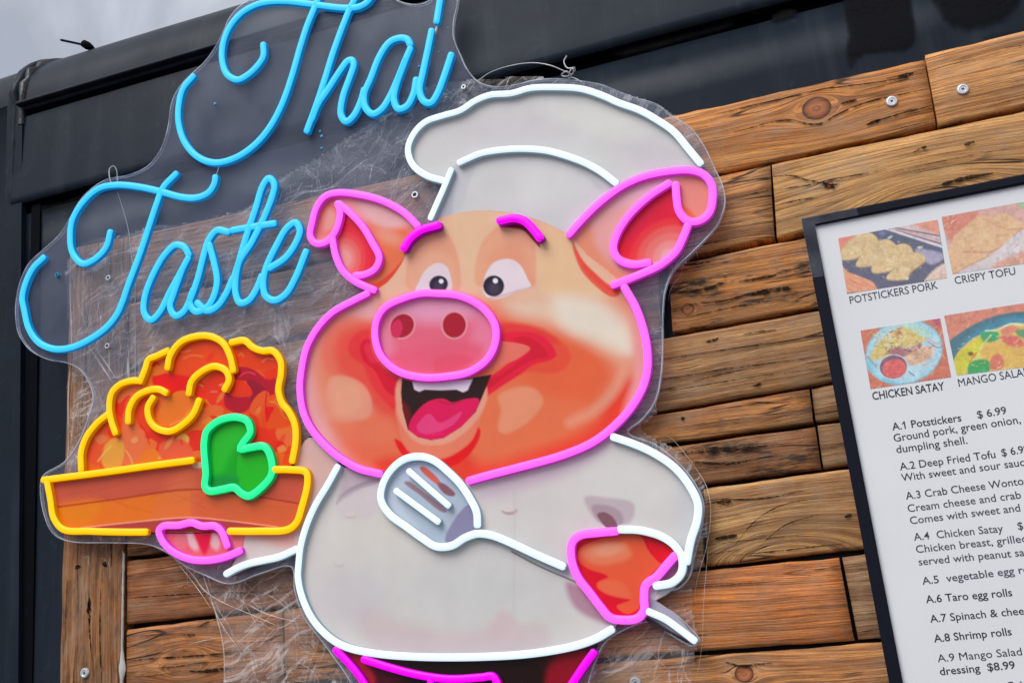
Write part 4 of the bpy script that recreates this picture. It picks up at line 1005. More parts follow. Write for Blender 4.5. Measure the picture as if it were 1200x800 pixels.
for q, c, b in ((zf([(640, 120), (720, 70), (840, 60), (920, 130), (930, 230), (880, 190), (760, 230), (700, 320), (640, 260)]), (224, 62, 26), 4),
                (zf([(560, 230), (700, 240), (760, 250), (720, 320), (640, 340), (560, 290)]), (190, 22, 32), 3),
                (zf([(930, 210), (1010, 200), (1100, 260), (1130, 250), (1130, 330), (1040, 330), (1000, 270), (930, 260)]), (148, 12, 50), 3),
                (zf([(890, 320), (1000, 330), (1020, 380), (960, 420), (890, 380)]), (150, 14, 48), 3),
                (zf([(1000, 260), (1060, 280), (1090, 320), (1060, 400), (1030, 410), (1010, 330)]), (124, 8, 52), 2),
                (zg([(400, 370), (480, 360), (580, 420), (605, 500), (520, 520), (420, 510), (380, 470)]), (208, 48, 30), 1.2),
                (zg([(460, 60), (620, 110), (800, 150), (830, 240), (700, 270), (560, 240), (470, 180)]), (216, 56, 30), 2),
                (zg([(580, 660), (620, 540), (720, 460), (765, 490), (720, 600), (720, 790), (640, 700)]), (198, 72, 44), 1.2),
                (zg([(680, 790), (730, 560), (800, 500), (900, 560), (960, 700), (960, 790)]), (220, 66, 36), 3),
                (zg([(730, 620), (810, 620), (780, 680), (740, 760)]), (196, 12, 30), 1.5),
                (zg([(160, 480), (230, 390), (300, 410), (340, 560), (300, 650), (210, 590)]), (198, 46, 38), 1.5),
                (zg([(100, 690), (200, 600), (320, 610), (330, 680), (200, 700), (80, 790)]), (206, 82, 52), 1.5),
                (zf([(570, 440), (640, 330), (700, 310), (760, 340), (750, 400), (660, 470), (600, 480)]), (214, 96, 42), 1.5),
                (zf([(580, 630), (640, 560), (700, 510), (725, 530), (720, 560), (640, 620)]), (214, 136, 76), 1.5),
                (zf([(590, 560), (700, 540), (750, 620), (600, 635)]), (212, 78, 62), 3),
                (zf([(380, 660), (400, 540), (440, 400), (500, 420), (520, 560), (480, 640)]), (218, 92, 66), 3),
                (zf([(340, 680), (310, 600), (380, 530), (420, 560), (400, 670)]), (226, 128, 64), 2),
                (zf([(480, 380), (520, 330), (560, 350), (530, 400), (540, 500), (490, 480)]), (226, 58, 22), 3),
                (zf([(250, 640), (240, 540), (300, 480), (340, 470), (330, 560), (300, 660)]), (218, 70, 48), 3),
                (zf([(280, 530), (320, 515), (345, 535), (310, 560)]), (218, 96, 70), 1.5), (zf([(455, 540), (480, 525), (485, 545), (462, 556)]), (226, 120, 96), 1.2),
                (zf([(385, 330), (440, 290), (500, 285), (430, 340), (395, 370)]), (224, 92, 62), 1.5),
                (zf([(540, 210), (610, 190), (620, 220), (545, 240)]), (222, 92, 40), 1.5),
                (zf([(1140, 580), (1170, 565), (1180, 590), (1150, 600)]), (226, 110, 70), 1.5)):
    pf.poly(q, (c[0], int(c[1] * .96), int(c[2] * .85)), b * .7)
for q, c in ((zg([(480, 340), (520, 300), (590, 290), (630, 310)]), (196, 56, 76)), (zg([(700, 190), (740, 160), (810, 165)]), (226, 110, 80)), (zg([(480, 130), (500, 110), (520, 140)]), (236, 96, 50)),
             (zg([(770, 560), (830, 580), (880, 650)]), (232, 110, 60)), (zg([(60, 440), (100, 400), (140, 420)]), (240, 110, 70)), (zh([(1060, 100), (1140, 85)]), (222, 100, 70)),
             (zf([(1090, 320), (1085, 380), (1095, 420)]), (150, 10, 26)), (zf([(300, 640), (330, 600), (360, 570)]), (240, 150, 80)), (zf([(430, 590), (450, 620), (460, 650)]), (240, 130, 90)),
             (zf([(700, 160), (740, 145), (790, 150)]), (230, 96, 56)), (zf([(740, 290), (760, 260), (790, 250)]), (236, 110, 70)), (zg([(300, 410), (330, 400)]), (236, 130, 90)), (zg([(220, 470), (270, 470)]), (226, 96, 76)),
             (zg([(870, 620), (900, 700), (960, 740)]), (228, 100, 40)), (zf([(500, 470), (520, 500), (540, 560)]), (190, 20, 30)), (zf([(640, 470), (700, 440), (730, 400)]), (226, 120, 60))):
    pf.line(q, 1.6, c, 0.9, 0.85)
rs = random.Random(3)
for _ in range(24):
    u = rs.uniform(100, 340); v = rs.uniform(405, 545); a = math.radians(rs.gauss(-50, 28)); l = rs.uniform(5, 16); c = rs.choice([(236, 116, 56), (232, 98, 44), (198, 22, 22), (206, 40, 26), (238, 134, 74), (178, 14, 34)]); l *= 1.3
    q_ = [(u, v), (u + l * math.cos(a) * .5 - 2, v + l * math.sin(a) * .5 - 1.5), (u + l * math.cos(a), v + l * math.sin(a)), (u + l * math.cos(a) * .5 + rs.uniform(1, 4), v + l * math.sin(a) * .5 + 2)]
    pf.poly(q_, c, 1.1, 0.5)
pf.clip = None
pf.poly(LEAF, (28, 140, 40), 1); pf.clip = RF['leaf'].astype(float)
pf.poly([(248, 510), (262, 498), (285, 494), (288, 508), (276, 524), (262, 550), (248, 560)], (42, 160, 46), 8); pf.poly([(282, 528), (305, 528), (316, 545), (310, 562), (292, 576), (280, 566)], (40, 156, 40), 1.2)
pf.poly([(246, 560), (280, 560), (276, 568), (248, 570)], (10, 120, 60), 5, 0.8)
pf.clip = None
leaf_m = RF['leaf']; tray_m = RF['tray'] & ~leaf_m; food_m = RF['food'] & ~tray_m & ~leaf_m
hl_m = RF['handl'] & ~tray_m; slv = RF['sleeve'] & ~tray_m & ~hl_m & (pf.U <= 345)
pf.img = np.maximum(pf.img * np.array([1.0, 1.12, 1.0]) - 0.011, 0.0012)
food_o = pf.build('fried_food', food_m, PRY + 0.00008, M_PRINT, sign, 1.85, grow=2)
tray_o = pf.build('food_tray', tray_m, PRY, M_PRINT, sign, 1.65, grow=2)
leaf_o = pf.build('herb_leaf', leaf_m, PRY - 0.00008, M_PRINT, sign, G)
hl_o = pf.build('hand', hl_m, PRY, M_PRINT, sign, G, 'pink fingers under the food tray')
sl_o = pf.build('sleeve', slv, PRY + 0.00024, M_PRINT, sign, G, grow=3)

# --- tubes
CY_ = 9.6
tube('letter_tube', [(309, 53), (309, 67), (302, 78), (290, 89), (279, 94), (267, 88), (261, 72), (262, 52), (270, 32), (285, 15), (305, 5), (330, 2), (369, 6), (392, 9), (407, 10), (420, 9), (430, 4), (438, -6)], 'cyan', sign)
tube('letter_tube', [(374, -2), (369, 10), (360, 32), (352, 57), (342, 92), (330, 125), (315, 152), (297, 172), (275, 186), (252, 191), (232, 184), (217, 167), (210, 145), (210, 125), (215, 105), (227, 90)], 'cyan', sign)
tube('letter_tube', [(424, -22), (417, -2), (410, 12), (400, 37), (390, 65), (380, 97), (370, 127), (360, 154)], 'cyan', sign)
tube('letter_tube', [(366, 140), (373, 123), (385, 105), (400, 82), (408, 72), (413, 71), (415, 76), (410, 92), (402, 115), (400, 135), (406, 143), (415, 136), (424, 117), (427, 106)], 'cyan', sign)
tube('letter_tube', [(481, 53), (478, 47), (470, 45), (457, 50), (445, 67), (435, 92), (427, 112), (429, 127), (437, 134), (447, 129), (457, 114), (467, 92), (475, 72), (481, 58)], 'cyan', sign)
tube('letter_tube', [(476, 70), (465, 100), (462, 117), (467, 128), (477, 125), (485, 110), (488, 94)], 'cyan', sign)
tube('letter_tube', [(506, 37), (502, 57), (496, 85), (492, 107), (497, 119), (505, 121), (512, 112), (520, 92), (529, 65)], 'cyan', sign)
tube('letter_tube', [(518, -12), (512, 26)], 'cyan', sign)
tube('letter_tube', [(130, 272), (125, 290), (110, 305), (97, 309), (86, 297), (83, 280), (86, 257), (100, 235), (117, 221), (137, 217), (162, 219), (190, 225), (212, 231), (230, 232), (245, 226), (252, 215), (253, 208)], 'cyan', sign)
tube('letter_tube', [(207, 204), (192, 220), (184, 240), (175, 267), (165, 297), (150, 337), (145, 352), (138, 368), (125, 384), (105, 398), (85, 407), (65, 409), (47, 402), (35, 386), (29, 362), (27, 350), (31, 332), (40, 314), (52, 302)], 'cyan', sign)
tube('letter_tube', [(222, 299), (217, 290), (207, 287), (195, 297), (180, 322), (170, 350), (170, 367), (177, 375), (187, 367), (200, 342), (212, 320), (221, 303)], 'cyan', sign)
tube('letter_tube', [(214, 317), (204, 345), (200, 360), (206, 370), (215, 366), (224, 350), (232, 328), (238, 305), (245, 282), (255, 270), (268, 272)], 'cyan', sign)
tube('letter_tube', [(246, 287), (252, 310), (255, 330), (250, 350), (242, 361), (230, 365), (223, 355), (227, 340)], 'cyan', sign)
tube('letter_tube', [(232, 355), (243, 364), (255, 359), (265, 345), (273, 327)], 'cyan', sign)
tube('letter_tube', [(274, 328), (282, 305), (295, 285), (310, 255), (320, 229), (322, 216), (316, 209), (309, 217), (300, 245), (290, 275), (282, 302), (277, 325), (277, 345), (282, 355), (292, 352), (302, 337), (307, 324)], 'cyan', sign)
tube('letter_tube', [(273, 270), (290, 267), (322, 262)], 'cyan', sign)
tube('letter_tube', [(317, 314), (335, 302), (347, 285), (352, 270), (347, 261), (337, 267), (325, 287), (312, 315), (309, 332), (312, 347), (322, 352), (335, 345), (347, 325), (359, 295)], 'cyan', sign)
WH = 8.6
tube('neon_tube', [(519, 212), (502, 207), (487, 197), (480, 185), (479, 172), (487, 155), (500, 143), (520, 136), (540, 130), (557, 119), (575, 112), (600, 110), (622, 104), (650, 103), (682, 105), (707, 113), (725, 121), (750, 130), (770, 141), (790, 155), (807, 175), (821, 192)], 'white', hat_o, WH)
tube('neon_tube', [(539, 191), (552, 185), (565, 180), (590, 176), (615, 175), (640, 177), (660, 182), (685, 191), (705, 202), (722, 215)], 'white', hat_o, WH)
tube('neon_tube', [(529, 200), (520, 222), (512, 240), (505, 256)], 'white', hat_o, 8)
PK = 9.2
tube('neon_tube', [(490, 265), (475, 250), (450, 236), (425, 229), (397, 226), (382, 230), (372, 242), (366, 262), (364, 277), (370, 285), (380, 285), (390, 277), (397, 262), (399, 247), (396, 239)], 'pink', el_o, PK)
tube('neon_tube', [(398, 239), (410, 249), (425, 265), (437, 285), (445, 302), (440, 315), (427, 322), (417, 323)], 'pink', el_o, PK)
tube('neon_tube', [(390, 280), (394, 300), (402, 317), (417, 330), (439, 340)], 'pink', el_o, PK)
tube('neon_tube', [(667, 275), (685, 255), (705, 236), (730, 218), (755, 207), (785, 201), (810, 200), (825, 205), (834, 217), (835, 235), (831, 250), (820, 259), (806, 259), (796, 248), (793, 232), (792, 217)], 'pink', er_o, PK)
tube('neon_tube', [(784, 215), (760, 231), (737, 253), (723, 275), (719, 292), (725, 304), (740, 310), (760, 308)], 'pink', er_o, PK)
tube('neon_tube', [(806, 265), (800, 280), (792, 295), (775, 310), (752, 321), (719, 334)], 'pink', er_o, PK)
tube('neon_tube', [(431, 344), (415, 352), (390, 366), (372, 385), (360, 407), (354, 432), (352, 457), (356, 483), (365, 502), (380, 520), (400, 537), (422, 549), (446, 555)], 'pink', face_o, PK)
tube('neon_tube', [(732, 337), (745, 360), (753, 382), (758, 405), (759, 430), (754, 452), (740, 477), (720, 499), (695, 518), (660, 533), (610, 547), (575, 556), (550, 563)], 'pink', face_o, PK)
tube('neon_tube', [(512, 344), (540, 347), (565, 360), (580, 380), (581, 400), (572, 420), (552, 435), (525, 441), (495, 442), (467, 435), (447, 417), (440, 395), (442, 375), (452, 360), (475, 349), (494, 344)], 'pink', face_o, PK, True)
tube('eyebrow_tube', [(475, 292), (482, 281), (495, 271), (515, 265)], 'magenta', face_o, 10.5, depth=0.011)
tube('eyebrow_tube', [(587, 260), (605, 257), (617, 261), (627, 271), (634, 280)], 'magenta', face_o, 10.5, depth=0.011)
tube('neon_tube', [(722, 622), (700, 624), (680, 627), (671, 635), (670, 655), (677, 675), (692, 695), (705, 712), (715, 723), (730, 726), (747, 724), (755, 715), (755, 700), (757, 685), (770, 675), (782, 661), (791, 651)], 'pink', hr_o, PK)
tube('neon_tube', [(727, 620), (750, 621), (775, 628), (790, 638), (799, 652), (799, 670), (788, 682), (769, 686)], 'white', hr_o, WH)
tube('neon_tube', [(719, 512), (740, 519), (765, 530), (790, 547), (807, 567), (818, 590), (817, 610), (810, 632), (805, 658)], 'white', jack_o, WH)
tube('neon_tube', [(396, 547), (385, 567), (370, 592), (360, 615), (353, 640), (351, 657), (350, 677), (355, 700), (367, 725), (385, 745), (405, 757), (440, 765), (490, 769), (565, 769), (625, 765), (675, 756), (700, 747), (717, 737)], 'white', jack_o, WH)
tube('neon_tube', [(266, 672), (279, 665), (292, 660), (310, 656), (328, 652), (348, 643)], 'white', sl_o, 8.6)
tube('neon_tube', [(560, 615), (559, 600), (552, 585), (540, 567), (525, 552), (510, 540), (495, 535), (477, 537), (462, 547), (450, 565), (447, 585), (457, 602), (477, 617), (495, 630), (512, 640), (530, 639), (545, 630), (560, 625), (577, 627), (600, 636), (630, 650), (660, 663)], 'white', sp_o, 9.0)
tube('neon_tube', [(480, 552), (526, 592)], 'white', sp_o, 7.6)
tube('neon_tube', [(465, 575), (514, 611)], 'white', sp_o, 7.6)
tube('neon_tube', [(760, 716), (780, 725), (797, 737), (814, 750)], 'white', st_o, 7.6)
tube('neon_tube', [(267, 639), (260, 622), (252, 616), (237, 616), (225, 612), (210, 615), (192, 616), (187, 621), (192, 635), (205, 647), (225, 655), (245, 656), (265, 652), (282, 645)], 'pink', hl_o, PK)
YL = 8.8
for pts_, par in (([(226, 539), (180, 545), (130, 552), (92, 557), (52, 562)], tray_o), ([(56, 564), (60, 585), (64, 607), (75, 620), (105, 622), (142, 623), (172, 623)], tray_o),
                  ([(270, 622), (305, 622), (338, 620), (348, 612), (354, 595), (361, 565), (359, 553), (340, 550), (321, 550)], tray_o),
                  ([(96, 550), (96, 530), (102, 512), (115, 495), (126, 486)], food_o), ([(136, 507), (131, 492), (129, 477), (132, 460), (142, 450), (155, 446), (162, 446)], food_o),
                  ([(165, 447), (171, 432), (175, 421), (184, 417), (197, 411)], food_o), ([(197, 431), (200, 417), (212, 401), (230, 394), (247, 394), (262, 402), (270, 417), (274, 434)], food_o),
                  ([(272, 401), (287, 399), (297, 407), (308, 411), (320, 411), (329, 422), (330, 437), (327, 457), (331, 472), (339, 482), (346, 497), (347, 517), (343, 540)], food_o),
                  ([(151, 494), (152, 480), (160, 465), (175, 457), (187, 456), (195, 460)], food_o), ([(180, 466), (174, 477), (176, 492), (185, 502), (200, 505), (215, 497), (227, 485), (234, 469)], food_o),
                  ([(222, 461), (225, 447), (237, 435), (252, 429), (265, 434), (269, 445), (264, 456)], food_o)):
    tube('neon_tube', pts_, 'yellow', par, YL)
tube('neon_tube', [(280, 489), (290, 493), (294, 506), (286, 518), (282, 526), (295, 524), (310, 523), (317, 533), (319, 555), (307, 571), (292, 581), (284, 578), (275, 571), (262, 573), (246, 575), (241, 570), (242, 555), (240, 530), (240, 518), (243, 505), (255, 494), (270, 489)], 'green', leaf_o, 9.6, True)
tube('neon_tube', [(394, 761), (407, 774), (422, 792), (436, 815)], 'magenta', tr_o, 8.6)
tube('neon_tube', [(427, 772), (452, 780), (490, 790), (527, 795), (565, 793), (578, 792), (585, 804)], 'magenta', tr_o, 8.6)
tube('neon_tube', [(696, 764), (685, 779), (667, 806)], 'magenta', tr_o, 8.6)
tube('neon_tube', [(505, 796), (506, 830)], 'magenta', tr_o, 8.0)

# stand-off screws that hold the sheet
def standoff(u, v, r=0.0045, mat=None):
    c = P(u, v, ACF); bm = bmesh.new(); n = 18
    prof = [(r, 0.004), (r, -0.0015), (r * .85, -0.0025), (r * .55, -0.0025), (r * .45, -0.001)]
    rings = [[bm.verts.new((c[0] + pr * math.cos(2 * math.pi * k / n), ACF + py - 0.0003, c[2] + pr * math.sin(2 * math.pi * k / n))) for k in range(n)] for pr, py in prof]
    for a, b in zip(rings, rings[1:]):
        for k in range(n): bm.faces.new((a[k], a[(k + 1) % n], b[(k + 1) % n], b[k]))
    f = bm.faces.new(rings[-1]); f.material_index = 1
    o = bm_mesh('mounting_screw', bm, [mat or M_SCREW, M_SLOT], sign, False); return o
M_BLUEP = simple('blue_lit_plastic', (0.05, 0.35, 0.62), 0.3)
standoff(128, 326, 0.0036); standoff(127, 405.5, 0.0036); standoff(487, 229, 0.0044); standoff(544, 103, 0.003); standoff(68, 322.5, 0.003, M_BLUEP)
def drop(u, v, r):
    bm = bmesh.new(); bmesh.ops.create_icosphere(bm, subdivisions=2, radius=r)
    bmesh.ops.scale(bm, vec=(1, .5, 1), verts=bm.verts); bmesh.ops.translate(bm, vec=Vector(P(u, v, ACF - 0.0003)), verts=bm.verts)
    return bm_mesh('glue_drop', bm, M_BLUEP, sign, True)
for u, v, r in ((252, 122, .0022), (375, 154, .0017), (377, 160, .0022), (377, 174, .0018), (491, 78, .0016), (525, 33, .0012), (514, 61, .0012)): drop(u, v, r)
# bare end between the two strokes of the i, tube ends
lathe_between('tube_lead', P(510, 42, ACF - .003), P(512, 31, ACF - .003), [(0, .0010), (.5, .0014), (1, .0010)], M_CORD, sign)

# ------------------------------------------------------------------ wires and cords
def rope(name, pts3, r, mat, parent, n=8, step=0.0015):
    p = resample(catmull(pts3, False, 8), step); V = []; Fc = []
    upv = np.array([0.3, 1, 0.2]); upv /= np.linalg.norm(upv)
    for i in range(len(p)):
        t = p[min(i + 1, len(p) - 1)] - p[max(i - 1, 0)]; t /= np.linalg.norm(t) + 1e-12
        a = np.cross(t, upv); a /= np.linalg.norm(a) + 1e-9; b = np.cross(t, a)
        for k in range(n): V.append(p[i] + r * (a * math.cos(2 * math.pi * k / n) + b * math.sin(2 * math.pi * k / n)))
    for i in range(len(p) - 1):
        for k in range(n): Fc.append((i * n + k, i * n + (k + 1) % n, (i + 1) * n + (k + 1) % n, (i + 1) * n + k))
    return mesh(name, V, Fc, mat, parent, True)
hw = thing('hanging_wire', 'looped grey wire knotted at the top edge of the chef hat', 'wire', tuple(P(667, 85, -0.03)))
rope('wire_loop', [P(560, 95, -.034), P(575, 85, -.026), P(600, 77, -.02), P(625, 74, -.018), P(645, 77, -.02), P(660, 83, -.030), P(668, 86, -.038)], 0.0007, M_WIRE, hw)
rope('knot', [P(664, 66, -.030), P(661, 72, -.034), P(665, 80, -.040), P(672, 81, -.042), P(671, 87, -.040), P(662, 90, -.040), P(658, 88, -.040), P(664, 84, -.043), P(670, 90, -.040), P(666, 92, -.038), P(668, 84, -.041), P(673, 79, -.040), P(674, 84, -.038)], 0.0009, M_WIRE, hw)
rope('wire_tail', [P(670, 91, -.040), P(676, 93, -.040), P(682, 97, -.040)], 0.0006, M_WIRE, hw)
cord = thing('clear_cord', 'thin clear cord looped over the sheet edge above the word Taste', 'cord', tuple(P(133, 200, -0.03)))
rope('cord_loop', [P(130, 214, -.040), P(128, 205, -.040), P(129, 197, -.036), P(133, 194.5, -.034), P(136.5, 199, -.032), P(137.5, 208, -.030), P(137.5, 216, -.031)], 0.0006, M_CORD, cord)
rope('hanging_line', [P(138, 226, -.0315), P(144, 245, -.030), P(151, 272, -.0285), P(154, 300, -.0285), P(158, 320, -.0285), P(158.5, 350, -.0285), P(158.5, 400, -.0285), P(158.5, 446, -.0285)], 0.00045, M_CORD, cord)
rope('hanging_line', [P(250, 215, -.040), P(257, 195, -.0405)], 0.0005, M_CORD, cord)

# ------------------------------------------------------------------ crinkled plastic film
film = thing('plastic_film', 'torn clear plastic wrap crinkled behind the neon sign', 'plastic wrap', tuple(P(300, 400, -0.027)))
FO = [(79, 300), (100, 282), (150, 272), (180, 262), (206, 262), (250, 252), (290, 240), (320, 212), (360, 190), (420, 150), (460, 120), (500, 100), (560, 92), (640, 90), (720, 104), (800, 140), (845, 210), (850, 245), (815, 300), (784, 330), (776, 372), (778, 400), (770, 440), (768, 490), (752, 500),
      (800, 530), (826, 566), (830, 620), (822, 665), (812, 700), (818, 745), (812, 800), (805, 860), (262, 860), (262, 800), (258, 745), (247, 710), (228, 682), (206, 656), (180, 636), (140, 634), (110, 632), (92, 620), (78, 560), (80, 500), (84, 440)]
stp = 3.0
us = np.arange(70, 860, stp); vs_ = np.arange(84, 864, stp); UU, VV = np.meshgrid(us, vs_)
inside = seg_sd(UU, VV, catmull(FO, True, 5)) < 0
mc = inside[:-1, :-1] & inside[1:, 1:] & inside[:-1, 1:] & inside[1:, :-1]
ii, jj = np.nonzero(mc); Wd = UU.shape[1]
q = np.stack([ii * Wd + jj, (ii + 1) * Wd + jj, (ii + 1) * Wd + jj + 1, ii * Wd + jj + 1], 1); used, inv = np.unique(q, return_inverse=True)
q = inv.reshape(-1, 4); co = PV(UU.ravel()[used], VV.ravel()[used], -0.027)
for c in co:
    nn = mnoise.noise(Vector((c[0] * 22, 0, c[2] * 50))) + 0.6 * mnoise.noise(Vector((c[0] * 70, 3, c[2] * 60)))
    c[1] += 0.0022 * nn
mesh('film_sheet', co, [tuple(int(i) for i in f) for f in q], M_FILM, film, True)
# sharp creases in the film
def ribbon_set(name, curves, wpx, mat, parent, y=-0.0285):
    V = []; Fc = []
    for pts_, w_ in curves:
        p = resample(catmull(pts_, False, 6), 5.0); n = len(p); base = len(V)
        T = np.gradient(p, axis=0); T /= np.linalg.norm(T, axis=1)[:, None] + 1e-9
        for i in range(n):
            k = math.sin(math.pi * (i + .5) / n) ** .5 * w_ * wpx * 0.5
            nx_, ny_ = -T[i, 1] * k, T[i, 0] * k
            a = P(p[i, 0] - nx_, p[i, 1] - ny_, y); b = P(p[i, 0] + nx_, p[i, 1] + ny_, y); c = P(p[i, 0], p[i, 1], y)
            V += [a, (c[0], y - 0.0008 * w_, c[2]), b]
        for i in range(n - 1):
            for k in range(2): a = base + i * 3 + k; Fc.append((a, a + 1, a + 4, a + 3))
    return mesh(name, V, Fc, mat, parent, True)
cv = []
rr = random.Random(11)
def flow_lines(n, ubox, vbox, ang, spread, lmin, lmax, curl=0.25, w=(0.4, 1.0), inside_only=True):
    for _ in range(int(n * 0.5)):
        for _t in range(30):
            u = rr.uniform(*ubox); v = rr.uniform(*vbox)
            if not inside_only or seg_sd(np.array([u]), np.array([v]), FOs)[0] < -3: break
        a = math.radians(ang + rr.gauss(0, spread)); l = rr.uniform(lmin, lmax); pts_ = []
        k = 5
        for i in range(k):
            pts_.append((u, v)); a += rr.gauss(0, curl); u += math.cos(a) * l / k; v += math.sin(a) * l / k
        cv.append((pts_, rr.uniform(*w)))
FOs = catmull(FO, True, 3)
flow_lines(70, (160, 480), (110, 300), -26, 14, 20, 80); flow_lines(40, (330, 500), (100, 240), -55, 20, 15, 60)
flow_lines(60, (84, 165), (290, 470), 88, 8, 20, 90, 0.08); flow_lines(25, (84, 150), (300, 470), 60, 30, 15, 50)
flow_lines(90, (160, 470), (280, 420), -15, 22, 12, 50); flow_lines(28, (470, 520), (120, 260), 110, 14, 30, 90, 0.1)
flow_lines(50, (765, 835), (230, 480), 115, 22, 12, 60); flow_lines(45, (330, 362), (370, 520), 70, 40, 10, 40)
flow_lines(70, (215, 345), (660, 800), 50, 22, 15, 80); flow_lines(40, (690, 810), (735, 800), 150, 35, 12, 50); flow_lines(24, (100, 150), (630, 655), 40, 60, 8, 24, 0.8, inside_only=False)
flow_lines(20, (320, 480), (200, 245), -35, 10, 30, 100, 0.1); flow_lines(30, (180, 345), (655, 700), 65, 12, 30, 90, 0.08)
cr = ribbon_set('film_crease', cv, 1.0, M_STRAND, film); tag(cr, kind='stuff')
edges = [([(236, 668), (247, 700), (256, 730), (262, 760), (263, 810)], 1.2), ([(186, 640), (204, 652), (225, 672), (240, 692), (262, 706), (300, 722), (330, 735)], 1.3), ([(205, 655), (232, 690), (247, 712)], 1.0),
         ([(83, 290), (82, 340), (84, 400), (80, 460), (80, 520), (78, 570)], 1.1), ([(774, 508), (785, 512), (800, 528), (815, 548), (828, 570), (833, 600), (828, 640), (820, 668), (815, 690), (815, 705)], 0.9), ([(830, 640), (825, 700), (822, 760), (815, 800)], 0.7),
         ([(770, 345), (776, 400), (775, 430), (768, 470), (770, 485)], 0.9), ([(762, 403), (774, 415), (775, 425), (764, 428)], 0.9), ([(107, 410), (120, 430), (132, 448)], 2.0), ([(112, 408), (126, 428), (135, 442)], 1.4), ([(150, 420), (151, 446)], 2.6), ([(128, 410), (128, 440)], 1.0),
         ([(455, 240), (462, 222), (470, 200), (478, 190)], 1.6), ([(800, 300), (786, 320), (778, 345), (777, 360)], 1.6), ([(462, 234), (470, 205), (480, 196)], 1.0),
         ([(245, 700), (262, 735), (280, 760)], 0.9), ([(220, 755), (240, 750), (262, 746)], 0.9), ([(270, 690), (285, 705), (300, 730)], .8), ([(276, 700), (310, 718), (345, 728)], 1.2)]
M_FEDGE = strand_material('film_edge_highlight', (0.85, 0.80, 0.78), 0.75)
for e_ in edges: ribbon_set('film_edge', [e_], 1.1, M_FEDGE, film, -0.0292)

# ------------------------------------------------------------------ drying cracks in the boards
def dark_material():
    t = NT('wood_check'); tr = t.n('ShaderNodeBsdfTransparent'); d = t.bsdf(**{'Base Color': (0.018, 0.010, 0.007), 'Roughness': 0.9, 'Specular IOR Level': 0.1})
    n = t.noise(t.obj(), 160.0, 4, 0.7); return t.done(t.mixs(t.ramp(n, [(0.36, 0.1), (0.52, 0.92)]), tr.outputs[0], d))
M_CHECK = dark_material()
rc = random.Random(5); chk = []
for q, y, vert in PQ:
    tl, tr_, br, bl = [np.array(p, float) for p in q]
    if vert: tl, tr_, br, bl = tr_, br, bl, tl
    Ln = np.linalg.norm(tr_ - tl)
    if Ln < 60: continue
    ln = max(3, int(Ln / 55))
    for _ in range(int(ln * .7) + rc.randint(0, 3)):
        b = rc.uniform(0.06, 0.94); l = rc.uniform(20, min(150, Ln * .6)) / Ln; a0 = rc.choice([0.0, rc.uniform(0, 1 - l), 1 - l, rc.uniform(0, 1 - l)]); pts_ = []
        ph = rc.uniform(0, 60)
        for i in range(7):
            a = a0 + l * i / 6; bb = b + 0.035 * mnoise.noise(Vector((a * Ln * 0.02, ph, b * 9)))
            pts_.append(tuple((tl * (1 - a) + tr_ * a) * (1 - bb) + (bl * (1 - a) + br * a) * bb))
        chk.append((pts_, rc.choice([0.5, 0.6, 0.8, 1.1]), y))
Y0 = WOOD_Y
